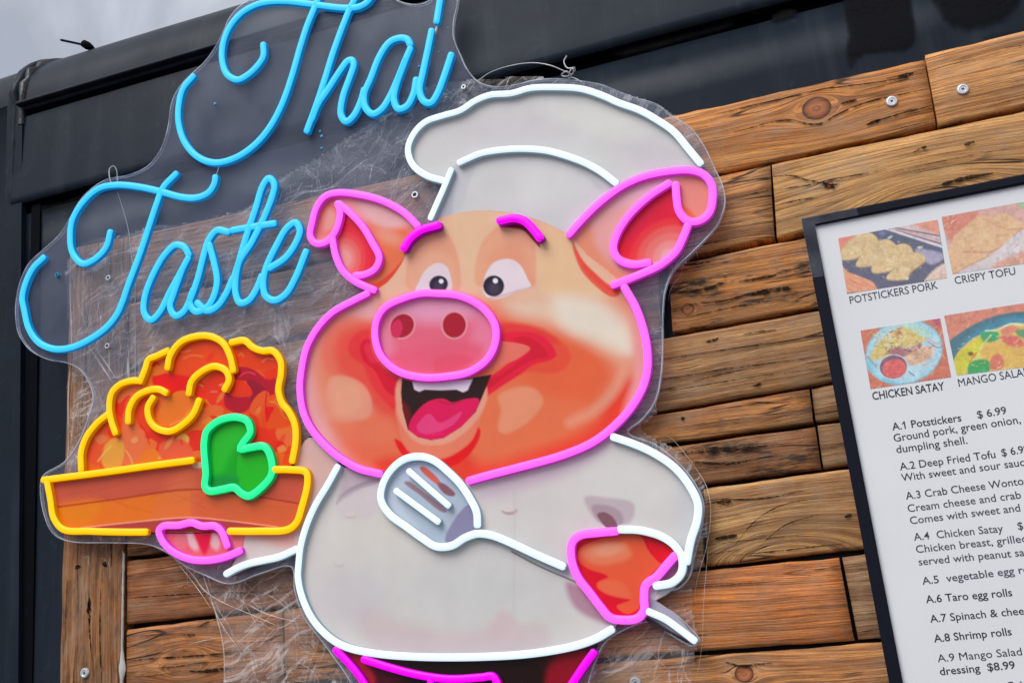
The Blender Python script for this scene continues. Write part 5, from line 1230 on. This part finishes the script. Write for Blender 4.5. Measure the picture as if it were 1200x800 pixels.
for pts_, w_ in (([(846, 158), (880, 150), (905, 143), (930, 141), (945, 145), (962, 145), (980, 135), (1010, 122), (1050, 112), (1087, 104)], 1.5), ([(960, 104), (1000, 100), (1050, 93), (1081, 86)], 1.2), ([(1052, 90), (1060, 88), (1070, 86)], 3.2), ([(1015, 147), (1030, 141), (1060, 132), (1092, 124)], 1.6), ([(1016, 146), (1024, 143), (1032, 140)], 3.4), ([(985, 122), (995, 119), (1004, 117)], 2.4),
                ([(1104, 83), (1140, 72), (1180, 58), (1210, 51)], 2.0), ([(1120, 86), (1160, 74), (1200, 62)], 1.2), ([(1094, 117), (1106, 114), (1120, 111)], 1.6), ([(1112, 113), (1118, 112), (1123, 110)], 3), ([(1114, 88), (1117, 98), (1114, 106)], 3.0),
                ([(904, 207), (930, 206), (945, 211), (958, 213), (968, 217)], 1.7), ([(964, 213), (971, 217), (978, 220)], 4), ([(966, 220), (972, 217), (984, 216)], 2.2), ([(1070, 179), (1077, 175), (1086, 172)], 3.6), ([(1130, 170), (1136, 168), (1142, 166)], 2.8), ([(1090, 221), (1115, 213), (1140, 207), (1165, 203)], 3.6),
                ([(880, 345), (905, 341), (928, 337)], 4.0), ([(866, 330), (890, 326), (910, 322)], 2.5), ([(790, 343), (820, 340), (850, 331)], 3.0), ([(815, 356), (850, 352), (890, 341), (930, 335)], 2.2), ([(800, 310), (816, 309), (832, 306)], 2.2),
                ([(826, 401), (833, 399), (842, 396)], 2.4), ([(770, 422), (860, 408), (960, 394)], .9), ([(765, 446), (860, 431), (965, 417)], 1.0), ([(770, 460), (880, 442), (968, 430)], .8), ([(880, 453), (887, 451), (892, 449)], 2.5), ([(798, 491), (802, 489)], 3), ([(840, 492), (848, 491)], 3),
                ([(790, 532), (830, 527), (870, 526), (900, 522)], 5), ([(800, 540), (850, 543), (905, 534)], 3), ([(840, 589), (848, 587), (857, 587)], 4.0), ([(838, 631), (850, 629), (864, 627)], 4.2), ([(860, 640), (885, 610), (915, 592), (960, 583)], 1.0), ([(890, 640), (920, 615), (960, 602)], .9), ([(990, 606), (994, 604), (998, 603)], 3),
                ([(800, 723), (830, 720), (862, 718), (890, 714)], 4.5), ([(820, 682), (860, 679), (900, 678)], 2.5), ([(850, 775), (868, 780), (880, 779), (905, 776)], 2.5), ([(105, 700), (104, 715), (105, 730)], 4), ([(104, 690), (105, 740), (108, 775)], 1.4), ([(90, 662), (92, 666)], 6), ([(122, 658), (124, 664)], 5), ([(118, 690), (117, 740), (119, 800)], 1.2),
                ([(147, 701), (200, 697), (260, 694), (340, 694)], 1.4), ([(147, 774), (180, 771), (230, 768), (300, 761)], 1.8), ([(215, 744), (228, 743)], 3), ([(222, 786), (240, 786), (270, 782)], 3), ([(230, 735), (245, 728), (262, 724)], 1.4)):
    chk.append((pts_, w_, Y0 - 0.0012))
V = []; Fc = []
for pts_, w_, y in chk:
    p = resample(catmull(pts_, False, 5), 4.0); n = len(p); base = len(V); T = np.gradient(p, axis=0); T /= np.linalg.norm(T, axis=1)[:, None] + 1e-9
    ph = rc.uniform(0, 99)
    for i in range(n):
        k = math.sin(math.pi * (i + .4) / n) ** .6 * w_ * 0.55 * (1 + 0.9 * mnoise.noise(Vector((i * 0.6, ph, 0)))) + .08
        for s_ in (-1, 1):
            a = P(p[i, 0] - T[i, 1] * k * s_, p[i, 1] + T[i, 0] * k * s_, y - 0.0011); V.append(a)
    for i in range(n - 1): a = base + i * 2; Fc.append((a, a + 1, a + 3, a + 2))
tag(mesh('wood_crack', V, Fc, M_CHECK, clad), kind='stuff')

# ------------------------------------------------------------------ menu board
MY = WOOD_Y - 0.014                                   # front of the printed sheet
menu = thing('menu_board', 'framed white printed menu board with food photos beside the neon sign', 'menu board', tuple(P(1150, 550, MY)))
def menu_pt(u, v): return np.array(P(u, v, MY))
TLo = P(939, 256, MY - 0.004); e_top = P(1200, 203.5, MY - 0.004) - TLo; e_top /= np.linalg.norm(e_top)
e_dn = np.array(P(1042, 800, MY - 0.004)) - TLo; e_dn /= np.linalg.norm(e_dn)
Wb, Hb, fw = 0.62, 0.86, 0.0112
print('menu axes', e_top, e_dn)
def fpt(a, b, y): p = TLo + e_top * a + e_dn * b; return (p[0], y, p[2])
def frame_bar(a0, b0, a1, b1, a2, b2, a3, b3):        # outer edge 0-1, inner edge 3-2
    yf, yb = MY - 0.004, WOOD_Y + 0.0005
    V = [fpt(a0, b0, yf + .001), fpt(a1, b1, yf + .001), fpt(a2, b2, yf + .0008), fpt(a3, b3, yf + .0008)]
    def lerp(p, q, t): return tuple(p[i] * (1 - t) + q[i] * t for i in range(3))
    i0 = list(lerp(V[0], V[3], .16)); i1 = list(lerp(V[1], V[2], .16)); i2 = list(lerp(V[2], V[1], .12)); i3 = list(lerp(V[3], V[0], .12))
    for p in (i0, i1, i2, i3): p[1] = yf
    W = V + [i0, i1, i2, i3] + [(p[0], yb, p[2]) for p in V]
    Fc = [(4, 5, 6, 7), (0, 1, 5, 4), (2, 3, 7, 6), (1, 2, 6, 5), (3, 0, 4, 7), (0, 8, 9, 1), (1, 9, 10, 2), (2, 10, 11, 3), (3, 11, 8, 0)]
    bm = bmesh.new(); vs = [bm.verts.new(v) for v in W]
    for f in Fc: bm.faces.new([vs[i] for i in f])
    return bm_mesh('frame_side', bm, M_FRAME, menu)
frame_bar(0, Hb, 0, 0, fw, fw * .82, fw, Hb - fw); frame_bar(0, 0, Wb, 0, Wb - fw, fw * .82, fw, fw * .82)
frame_bar(Wb, 0, Wb, Hb, Wb - fw, Hb - fw, Wb - fw, fw * .82); frame_bar(Wb, Hb, 0, Hb, fw, Hb - fw, Wb - fw, Hb - fw)
V = [fpt(fw - .001, fw * .82 - .001, MY), fpt(Wb - fw, fw * .82 - .001, MY), fpt(Wb - fw, Hb - fw, MY), fpt(fw - .001, Hb - fw, MY)]
mesh('printed_sheet', V + [(p[0], MY + .004, p[2]) for p in V], [(0, 3, 2, 1), (0, 1, 5, 4), (1, 2, 6, 5), (2, 3, 7, 6), (3, 0, 4, 7), (4, 5, 6, 7)],
     simple('laminated_paper', (0.84, 0.855, 0.885), 0.26, var=0.05, scale=9, bumpd=0.0006), menu)
# clear tape on the corner
V = []
tp = [(-0.0006, -0.0006), (0.052, -0.0006), (0.052, 0.0085), (0.012, 0.0088), (0.0105, 0.062), (-0.0006, 0.062)]
bm = bmesh.new(); vs = [bm.verts.new(fpt(a, b, MY - 0.0046)) for a, b in tp]; bm.faces.new(vs)
vs2 = [bm.verts.new(fpt(a, b, WOOD_Y - .001)) for a, b in ((-0.0006, 0.062), (-0.0006, -0.0006))]; bm.faces.new((vs[5], vs[0], vs2[1], vs2[0]))
bm_mesh('corner_tape', bm, M_TAPE, menu)

def text_obj(name, s, mat, size_like=None):
    cu = bpy.data.curves.new(name, 'FONT'); cu.body = s; cu.size = 1.0; cu.resolution_u = 3
    return cu
def text_bounds(s, off=0.0):
    cu = text_obj('m', s, None); cu.offset = off; o = bpy.data.objects.new('m', cu); C.objects.link(o)
    bpy.context.view_layer.update(); dg = bpy.context.evaluated_depsgraph_get(); me = bpy.data.meshes.new_from_object(o.evaluated_get(dg))
    a = np.array([v.co[:] for v in me.vertices]); bpy.data.objects.remove(o); bpy.data.curves.remove(cu)
    return me, a[:, 0].min(), a[:, 0].max(), a
capcache = {}
def menu_text(full, prefix, p0, p1, cap, mat=None, bold=0.0, name='menu_line'):
    me, x0, x1, a = text_bounds(full, bold)
    if prefix != full: m2, q0, q1, _ = text_bounds(prefix, bold); x1p = q1; bpy.data.meshes.remove(m2)
    else: x1p = x1
    if 'cap' not in capcache:
        m2, _, _, b = text_bounds('H'); capcache['cap'] = b[:, 1].max(); bpy.data.meshes.remove(m2)
    A = menu_pt(*p0); B = menu_pt(*p1); ex = B - A; Ln = np.linalg.norm(ex); ex /= Ln; ez = np.array([-ex[2], 0, ex[0]])
    sx_ = Ln / (x1p - x0); sz = np.linalg.norm(menu_pt(p0[0], p0[1] - cap) - A) / capcache['cap']
    cen = A + ex * Ln / 2
    for v in me.vertices:
        p = A + ex * (v.co.x - x0) * sx_ + ez * v.co.y * sz - cen; v.co = (p[0], -0.0002, p[2])
    me.materials.clear(); me.materials.append(mat or M_INK)
    o = bpy.data.objects.new(name, me); link(o, menu); o.matrix_parent_inverse = Matrix.Translation(menu.location).inverted(); o.location = cen
    return o
B_ = 0.012
menu_text('POTSTICKERS PORK', 'POTSTICKERS PORK', (996.5, 356), (1099.5, 338), 8.5, M_INKL, B_ * .4)
menu_text('CRISPY TOFU', 'CRISPY TOFU', (1119.5, 333), (1190.5, 321.5), 8.6, M_INKL, B_ * .4)
menu_text('CHICKEN SATAY', 'CHICKEN SATAY', (1023, 468.5), (1107.5, 456.5), 9, M_INK, B_ * 1.2)
menu_text('MANGO SALAD', 'MANGO SALA', (1124, 453), (1200, 440.5), 9, M_INK, 0.0)
def one_flag():
    _, x0, x1, a = text_bounds('A.1 Potstickers'); m2, q0, q1, b = text_bounds('A.1'); A = menu_pt(1046, 504); B = menu_pt(1127, 493.2)
    ex = B - A; k = np.linalg.norm(ex) / (x1 - x0); ex /= np.linalg.norm(ex); ez = np.array([-ex[2], 0, ex[0]]); h = np.linalg.norm(menu_pt(1046, 504 - 8.6) - A)
    c = A + ex * (q1 - x0 - 0.05) * k + ez * h
    V = [c, c - ex * .0021 - ez * .0020, c - ex * .0019 - ez * .0028, c - ez * .0012]; V = [(p[0], MY - .0002, p[2]) for p in V]
    mesh('digit_flag', V, [(0, 1, 2, 3)], M_INK, menu)
one_flag()
menu_text('A.1 Potstickers', 'A.1 Potstickers', (1046, 504), (1127, 493.2), 8.6, M_INK, B_ * .8); menu_text('$ 6.99', '$ 6.99', (1146, 490), (1180, 484.5), 8.6, M_INK, B_ * .6)
menu_text('Ground pork, green onion,', 'Ground pork, green onion,', (1048, 517.5), (1196.5, 495.5), 8.8, M_INK, B_ * .4)
menu_text('dumpling shell.', 'dumpling shell.', (1051, 530.7), (1134, 519.5), 8.8, M_INK, B_ * .4)
menu_text('A.2 Deep Fried Tofu', 'A.2 Deep Fried Tofu', (1055, 550.7), (1167, 536), 8.6, M_INK, B_ * .4); menu_text('$ 6.99', '$ 6.9', (1174.5, 534.5), (1200, 530.5), 8.6, M_INK, B_ * .5)
menu_text('With sweet and sour sauce', 'With sweet and sour sauc', (1057, 563.7), (1201, 545.3), 8.6, M_INK, B_ * .3)
menu_text('A.3 Crab Cheese Wonton', 'A.3 Crab Cheese Wonto', (1062, 585), (1200, 567.3), 8.6, M_INK, B_ * .3)
menu_text('Cream cheese and crab', 'Cream cheese and crab', (1064.3, 599.7), (1197, 583.5), 8.6, M_INKL, B_ * .5)
menu_text('Comes with sweet and', 'Comes with sweet and', (1067, 613.8), (1196, 598.6), 8.6, M_INKL, B_ * .5)
menu_text('A.4  Chicken Satay', 'A.4  Chicken Satay', (1071.3, 633), (1176, 622.7), 8.6, M_INKL, B_ * .5); menu_text('$', '$', (1193.3, 620.3), (1199.6, 619.6), 8.6, M_INK, B_ * .4)
menu_text('Chicken breast, grilled', 'Chicken breast, grille', (1074, 647.5), (1197, 635.2), 8.6, M_INKL, B_ * .5)
menu_text('served with peanut sauce', 'served with peanut sa', (1077, 662), (1201, 650.8), 8.6, M_INKL, B_ * .5)
menu_text('A.5  vegetable egg rolls', 'A.5  vegetable egg r', (1081.3, 684.5), (1199.5, 671.3), 8.6, M_INKL, B_ * .6)
menu_text('A.6 Taro egg rolls', 'A.6 Taro egg rolls', (1085.5, 706.2), (1186.5, 697.8), 8.8, M_INK, B_ * .7)
menu_text('A.7 Spinach & cheese', 'A.7 Spinach & chee', (1090.5, 729), (1200.5, 719.3), 8.8, M_INK, B_ * .5)
menu_text('A.8 Shrimp rolls', 'A.8 Shrimp rolls', (1095, 752), (1186, 743.6), 8.8, M_INK, B_ * .8)
menu_text('A.9 Mango Salad', 'A.9 Mango Salad', (1099.3, 775.2), (1198, 767), 8.8, M_INK, 0.0)
menu_text('dressing  $8.99', 'dressing  $8.99', (1102, 790.5), (1190, 782.8), 8.8, M_INK, B_ * .8)
menu_text('Sti', 'Sti', (1182, 807.5), (1199, 806), 8.8, M_INK, B_ * .8)

# food photographs on the menu (flat print)
def photo(quad, paint_fn, seed, label, step=0.55):
    a = np.array(quad); pm = Paint(a[:, 0].min() - 1, a[:, 1].min() - 1, min(1260, a[:, 0].max() + 1), a[:, 1].max() + 1, step)
    rg = np.random.default_rng(seed); msk = pm.region(quad, False); pm.rg = rg; paint_fn(pm)
    # faded by lamination
    nn_ = np.zeros(pm.U.shape)
    for k, a_ in ((3, .022), (7, .03), (13, .03)):
        sh = (pm.U.shape[0] // k + 2, pm.U.shape[1] // k + 2); g0 = rg.normal(0, 1, sh); nn_ += a_ * np.kron(g0, np.ones((k, k)))[:pm.U.shape[0], :pm.U.shape[1]]
    nn_ = (nn_ + np.roll(nn_, 1, 0) + np.roll(nn_, 1, 1)) / 1.8
    pm.img = np.clip(pm.img * (1 + nn_[..., None]), 0, 1)
    pm.img = pm.img * 0.93 + s2l((190, 190, 205)) * 0.07
    pm.build('food_photo', msk, MY - 0.0002, M_PAPER, menu, 1.30, label)
def specks(pm, n, ub, vb, cols, l=(2, 6), w=1.0, ang=None, al=0.8):
    for _ in range(n):
        u = pm.rg.uniform(*ub); v = pm.rg.uniform(*vb); a = pm.rg.uniform(0, math.pi) if ang is None else math.radians(pm.rg.normal(*ang)); k = pm.rg.uniform(*l)
        pm.line([(u, v), (u + k * math.cos(a), v + k * math.sin(a))], w, cols[pm.rg.integers(len(cols))], 0.6, al)
def za(p): return zm(960, 230, 8, p)
def zb(p): return zm(980, 370, 8, p)
def zc(p): return zm(1050, 340, 8, p)
def f1(pm):
    pm.img[:] = s2l((92, 94, 112))
    pm.poly(za([(170, 390), (330, 350), (340, 440), (250, 480), (190, 520)]), (222, 132, 112), 1.5); pm.poly(za([(180, 600), (250, 600), (250, 700), (500, 790), (560, 900), (240, 900)]), (222, 150, 112), 1.5, smooth=False)
    specks(pm, 26, (990, 1030), (318, 345), [(226, 176, 150), (206, 110, 80)], (4, 12), 1, (25, 12))
    pm.poly(za([(220, 600), (360, 600), (700, 760), (1000, 790), (700, 900), (480, 790), (230, 670)]), (92, 92, 112), 1)
    pm.poly(za([(600, 310), (1100, 190), (1150, 480)]), (206, 186, 186), 1, smooth=False); pm.poly(za([(880, 260), (1100, 200), (1120, 350), (980, 310)]), (222, 150, 126), 3)
    for k, c in ((0, (128, 100, 104)), (34, (198, 168, 170)), (66, (122, 96, 104)), (92, (206, 206, 216))): pm.line(za([(620 + k * .6, 300 + k * .35 - 20), (1150, 375 + k * 1.1)]), 1.9, c, 0.8)
    pm.poly(za([(450, 340), (600, 315), (780, 370), (1000, 450), (1150, 490), (1160, 540), (1000, 520), (850, 470), (600, 420), (520, 400)]), (88, 92, 112), 1)
    pm.poly(za([(900, 500), (1160, 540), (1165, 580), (1050, 640), (960, 580)]), (164, 158, 180), 2); pm.poly(za([(1000, 780), (1180, 630), (1200, 800), (1100, 830)]), (214, 186, 168), 2); pm.line(za([(990, 790), (1180, 640)]), 1.2, (226, 206, 196), .8)
    D = (210, 182, 134)
    for q in ([(200, 590), (220, 500), (300, 410), (420, 340), (520, 370), (560, 440), (430, 540), (340, 590)], [(350, 655), (400, 560), (500, 470), (620, 410), (700, 440), (740, 520), (600, 620), (480, 660)],
              [(500, 715), (520, 620), (640, 520), (780, 450), (860, 480), (880, 560), (760, 660), (640, 710)], [(635, 775), (700, 690), (780, 600), (880, 530), (980, 560), (1000, 600), (860, 720), (820, 780)]):
        pm.poly(za(q), (176, 146, 104), 2); pm.poly([(u - .6, v - .8) for u, v in za(q)], D, 1.2)
        c = np.array(za(q)).mean(0); pm.ell(c[0] - 3, c[1] + 2, 7, 4, (222, 198, 152), -35, 3); 
        for k in range(6): pm.line([(c[0] + k * 2 - 4, c[1] - 6 + k * .4), (c[0] + k * 2.2 - 6, c[1] - 1 + k)], .8, (178, 148, 104), .8, .8)
    specks(pm, 60, (988, 1082), (275, 325), [(226, 206, 166), (186, 150, 104)], (1, 3), .8, None, .5); pm.ell(1078, 290, 3, 1.5, (206, 206, 206)); pm.ell(1043, 278, 3, 1.3, (196, 196, 206), -30); pm.ell(1062.5, 326, 2.5, 2, (206, 206, 180))
    pm.ell(1034, 273, 3.5, 2.5, (120, 124, 176), 0, 2)
def f2(pm):
    pm.img[:] = s2l((206, 164, 150)); pm.poly([(1103, 254), (1145, 242), (1140, 270), (1115, 282), (1108, 272)], (206, 130, 108), 3)
    specks(pm, 20, (1106, 1122), (252, 268), [(226, 180, 160), (190, 100, 80)], (2, 6), 1, (-40, 15)); pm.poly([(1150, 250), (1260, 225), (1260, 262), (1180, 262)], (206, 160, 150), 6); pm.poly([(1192, 236), (1210, 232), (1210, 245), (1196, 244)], (160, 180, 140), 2)
    for q in ([(1112, 297), (1118, 278), (1145, 255), (1175, 258), (1200, 262), (1180, 290), (1140, 295)], [(1110, 300), (1112, 290), (1150, 275), (1140, 300)], [(1128, 296), (1135, 276), (1150, 272), (1178, 288), (1160, 296)], [(1112, 322), (1112, 300), (1140, 297), (1160, 300), (1135, 312), (1122, 320)], [(1150, 256), (1180, 250), (1205, 268), (1180, 270)]):
        pm.poly(q, (184, 134, 92), 1.4, smooth=False); pm.poly([(u - .3, v - 1.1) for u, v in q], (218, 176, 134), 1.6, smooth=False)
    pm.poly([(1122, 321), (1160, 300), (1190, 275), (1215, 262), (1260, 250), (1260, 310)], (206, 196, 196), 2); pm.poly([(1160, 315), (1185, 300), (1260, 280), (1260, 320)], (210, 156, 136), 3)
    specks(pm, 40, (1170, 1255), (290, 312), [(226, 190, 170), (196, 120, 96)], (2, 7), 1, (-20, 20))
def f3(pm):
    pm.img[:] = s2l((198, 112, 84)); specks(pm, 90, (1008, 1115), (372, 456), [(226, 170, 140), (178, 84, 60), (214, 140, 106)], (3, 8), 1, (-50, 30)); pm.poly(zb([(880, 30), (960, 15), (975, 110)]), (176, 84, 112), 1, smooth=False)
    c = zb([(635, 340)])[0]; pm.ell(c[0], c[1], 46, 37.5, (120, 170, 188), -18, 1.2); pm.ell(c[0], c[1], 44.5, 36, (164, 204, 216), -18, 1.5); pm.ell(c[0] + 2, c[1] + 2, 38, 29, (172, 206, 220), -18, 5)
    pm.poly(zb([(600, 640), (300, 500), (290, 420), (380, 560), (560, 640)]), (110, 190, 206), 4); pm.poly(zb([(600, 70), (760, 90), (880, 180), (760, 200)]), (176, 214, 196), 3)
    pm.poly(zb([(310, 400), (340, 330), (420, 230), (520, 150), (600, 100), (680, 120), (800, 190), (850, 210), (780, 270), (640, 300), (520, 350), (400, 410)]), (208, 186, 112), 2)
    specks(pm, 160, (1022, 1080), (385, 418), [(226, 206, 130), (196, 164, 96), (176, 130, 76), (226, 212, 160)], (1, 4), .9)
    pm.poly(zb([(480, 330), (560, 290), (700, 310), (790, 250), (800, 290), (700, 370), (560, 380)]), (158, 104, 106), 2); specks(pm, 40, (1040, 1078), (404, 416), [(120, 70, 80), (190, 140, 130)], (1, 4), .9)
    specks(pm, 36, (1038, 1058), (386, 405), [(230, 226, 206), (84, 112, 76), (60, 70, 60), (200, 206, 176)], (2, 6), .9); specks(pm, 14, (1045, 1060), (383, 394), [(206, 100, 80), (216, 130, 100)], (2, 4), 1.1)
    pm.poly(zb([(640, 400), (740, 330), (860, 280), (910, 320), (890, 380), (800, 440), (700, 460)]), (214, 176, 146), 2); specks(pm, 50, (1062, 1092), (407, 430), [(232, 200, 170), (190, 140, 110), (226, 190, 160)], (3, 8), .9, (-25, 40))
    pm.line(zb([(860, 210), (920, 250), (985, 270)]), 1.4, (206, 170, 150)); pm.line(zb([(860, 240), (930, 290), (980, 295), (995, 270)]), 1.0, (150, 110, 110), .7)
    pm.ell(*zb([(535, 478)])[0], 17, 14.6, (206, 196, 206), -8, .8); pm.ell(*zb([(535, 478)])[0], 16, 13.6, (120, 90, 110), -8, .8); pm.ell(*zb([(545, 495)])[0], 14, 11, (212, 96, 90), -8, 1.2); specks(pm, 50, (1036, 1060), (424, 440), [(226, 126, 116), (190, 70, 76)], (1, 3), .9, None, .6)
    pm.line(zb([(680, 520), (730, 560)]), 1.2, (96, 96, 140), .7); pm.line(zb([(300, 380), (330, 430), (370, 470)]), 2.2, (76, 106, 120), 1.5, .6)
def f4(pm):
    pm.img[:] = s2l((204, 128, 104)); specks(pm, 130, (1106, 1262), (350, 405), [(226, 176, 150), (190, 100, 78), (216, 150, 124)], (3, 9), 1, (-50, 30), .6)
    pm.poly([(1112, 402), (1122, 392), (1150, 376), (1180, 367), (1215, 365), (1262, 372), (1262, 440), (1120, 445)], (72, 112, 124), 1.2); pm.poly([(1125, 405), (1150, 384), (1180, 372), (1215, 369), (1250, 376), (1215, 385), (1160, 390), (1130, 415)], (64, 134, 160), 4)
    pm.poly(zc([(550, 640), (640, 520), (760, 430), (960, 350), (1080, 310), (1300, 320), (1700, 400), (1700, 760), (560, 800)]), (212, 186, 96), 1.2)
    pm.poly(zc([(555, 640), (660, 530), (790, 440), (830, 470), (780, 600), (640, 760), (570, 790)]), (202, 196, 52), 1.5); pm.poly(zc([(800, 560), (900, 470), (1000, 500), (1200, 540), (1300, 700), (1000, 720), (850, 680)]), (214, 172, 84), 3)
    pm.poly(zc([(790, 400), (860, 380), (960, 400), (960, 460), (820, 480)]), (58, 158, 104), 1.5); pm.poly(zc([(690, 680), (760, 650), (860, 655), (885, 700), (870, 760), (680, 790)]), (52, 160, 84), 1.5); pm.poly(zc([(970, 440), (1060, 420), (1160, 440), (1200, 520), (1060, 520)]), (208, 104, 92), 2); pm.poly(zc([(980, 360), (1080, 330), (1160, 360), (1080, 410), (990, 410)]), (214, 130, 104), 2)
    pm.poly(zc([(890, 640), (960, 590), (1010, 660), (1000, 730), (890, 740)]), (208, 112, 92), 1.5); pm.poly(zc([(1120, 380), (1300, 380), (1300, 440), (1160, 440)]), (104, 150, 100), 2); pm.line(zc([(700, 660), (750, 590)]), 2.2, (206, 96, 60)); pm.line(zc([(760, 640), (810, 520), (890, 420)]), 1.8, (206, 206, 130), .8); pm.line(zc([(840, 380), (960, 370), (1080, 315), (1200, 330)]), 1.6, (206, 226, 190), .8)
    pm.ell(*zc([(700, 595)])[0], 3.4, 2.4, (120, 84, 40), 0, 1.2); specks(pm, 90, (1122, 1255), (392, 440), [(232, 212, 130), (186, 150, 60), (226, 196, 110)], (1, 5), .9, (-25, 30), .6)
photo([(982, 279), (1099, 257), (1110, 326), (992.5, 344.5)], f1, 1, 'printed photo of pan fried dumplings on a dark tray')
photo([(1103, 254), (1260, 225), (1270, 299), (1116, 321.5)], f2, 2, 'printed photo of pale fried triangles')
photo([(1008, 387), (1102, 372.5), (1115, 442), (1020, 456)], f3, 3, 'printed photo of a blue plate with a red dip')
photo([(1106, 369.5), (1260, 345.5), (1270, 422), (1121, 440)], f4, 4, 'printed photo of a yellow salad in a teal bowl')
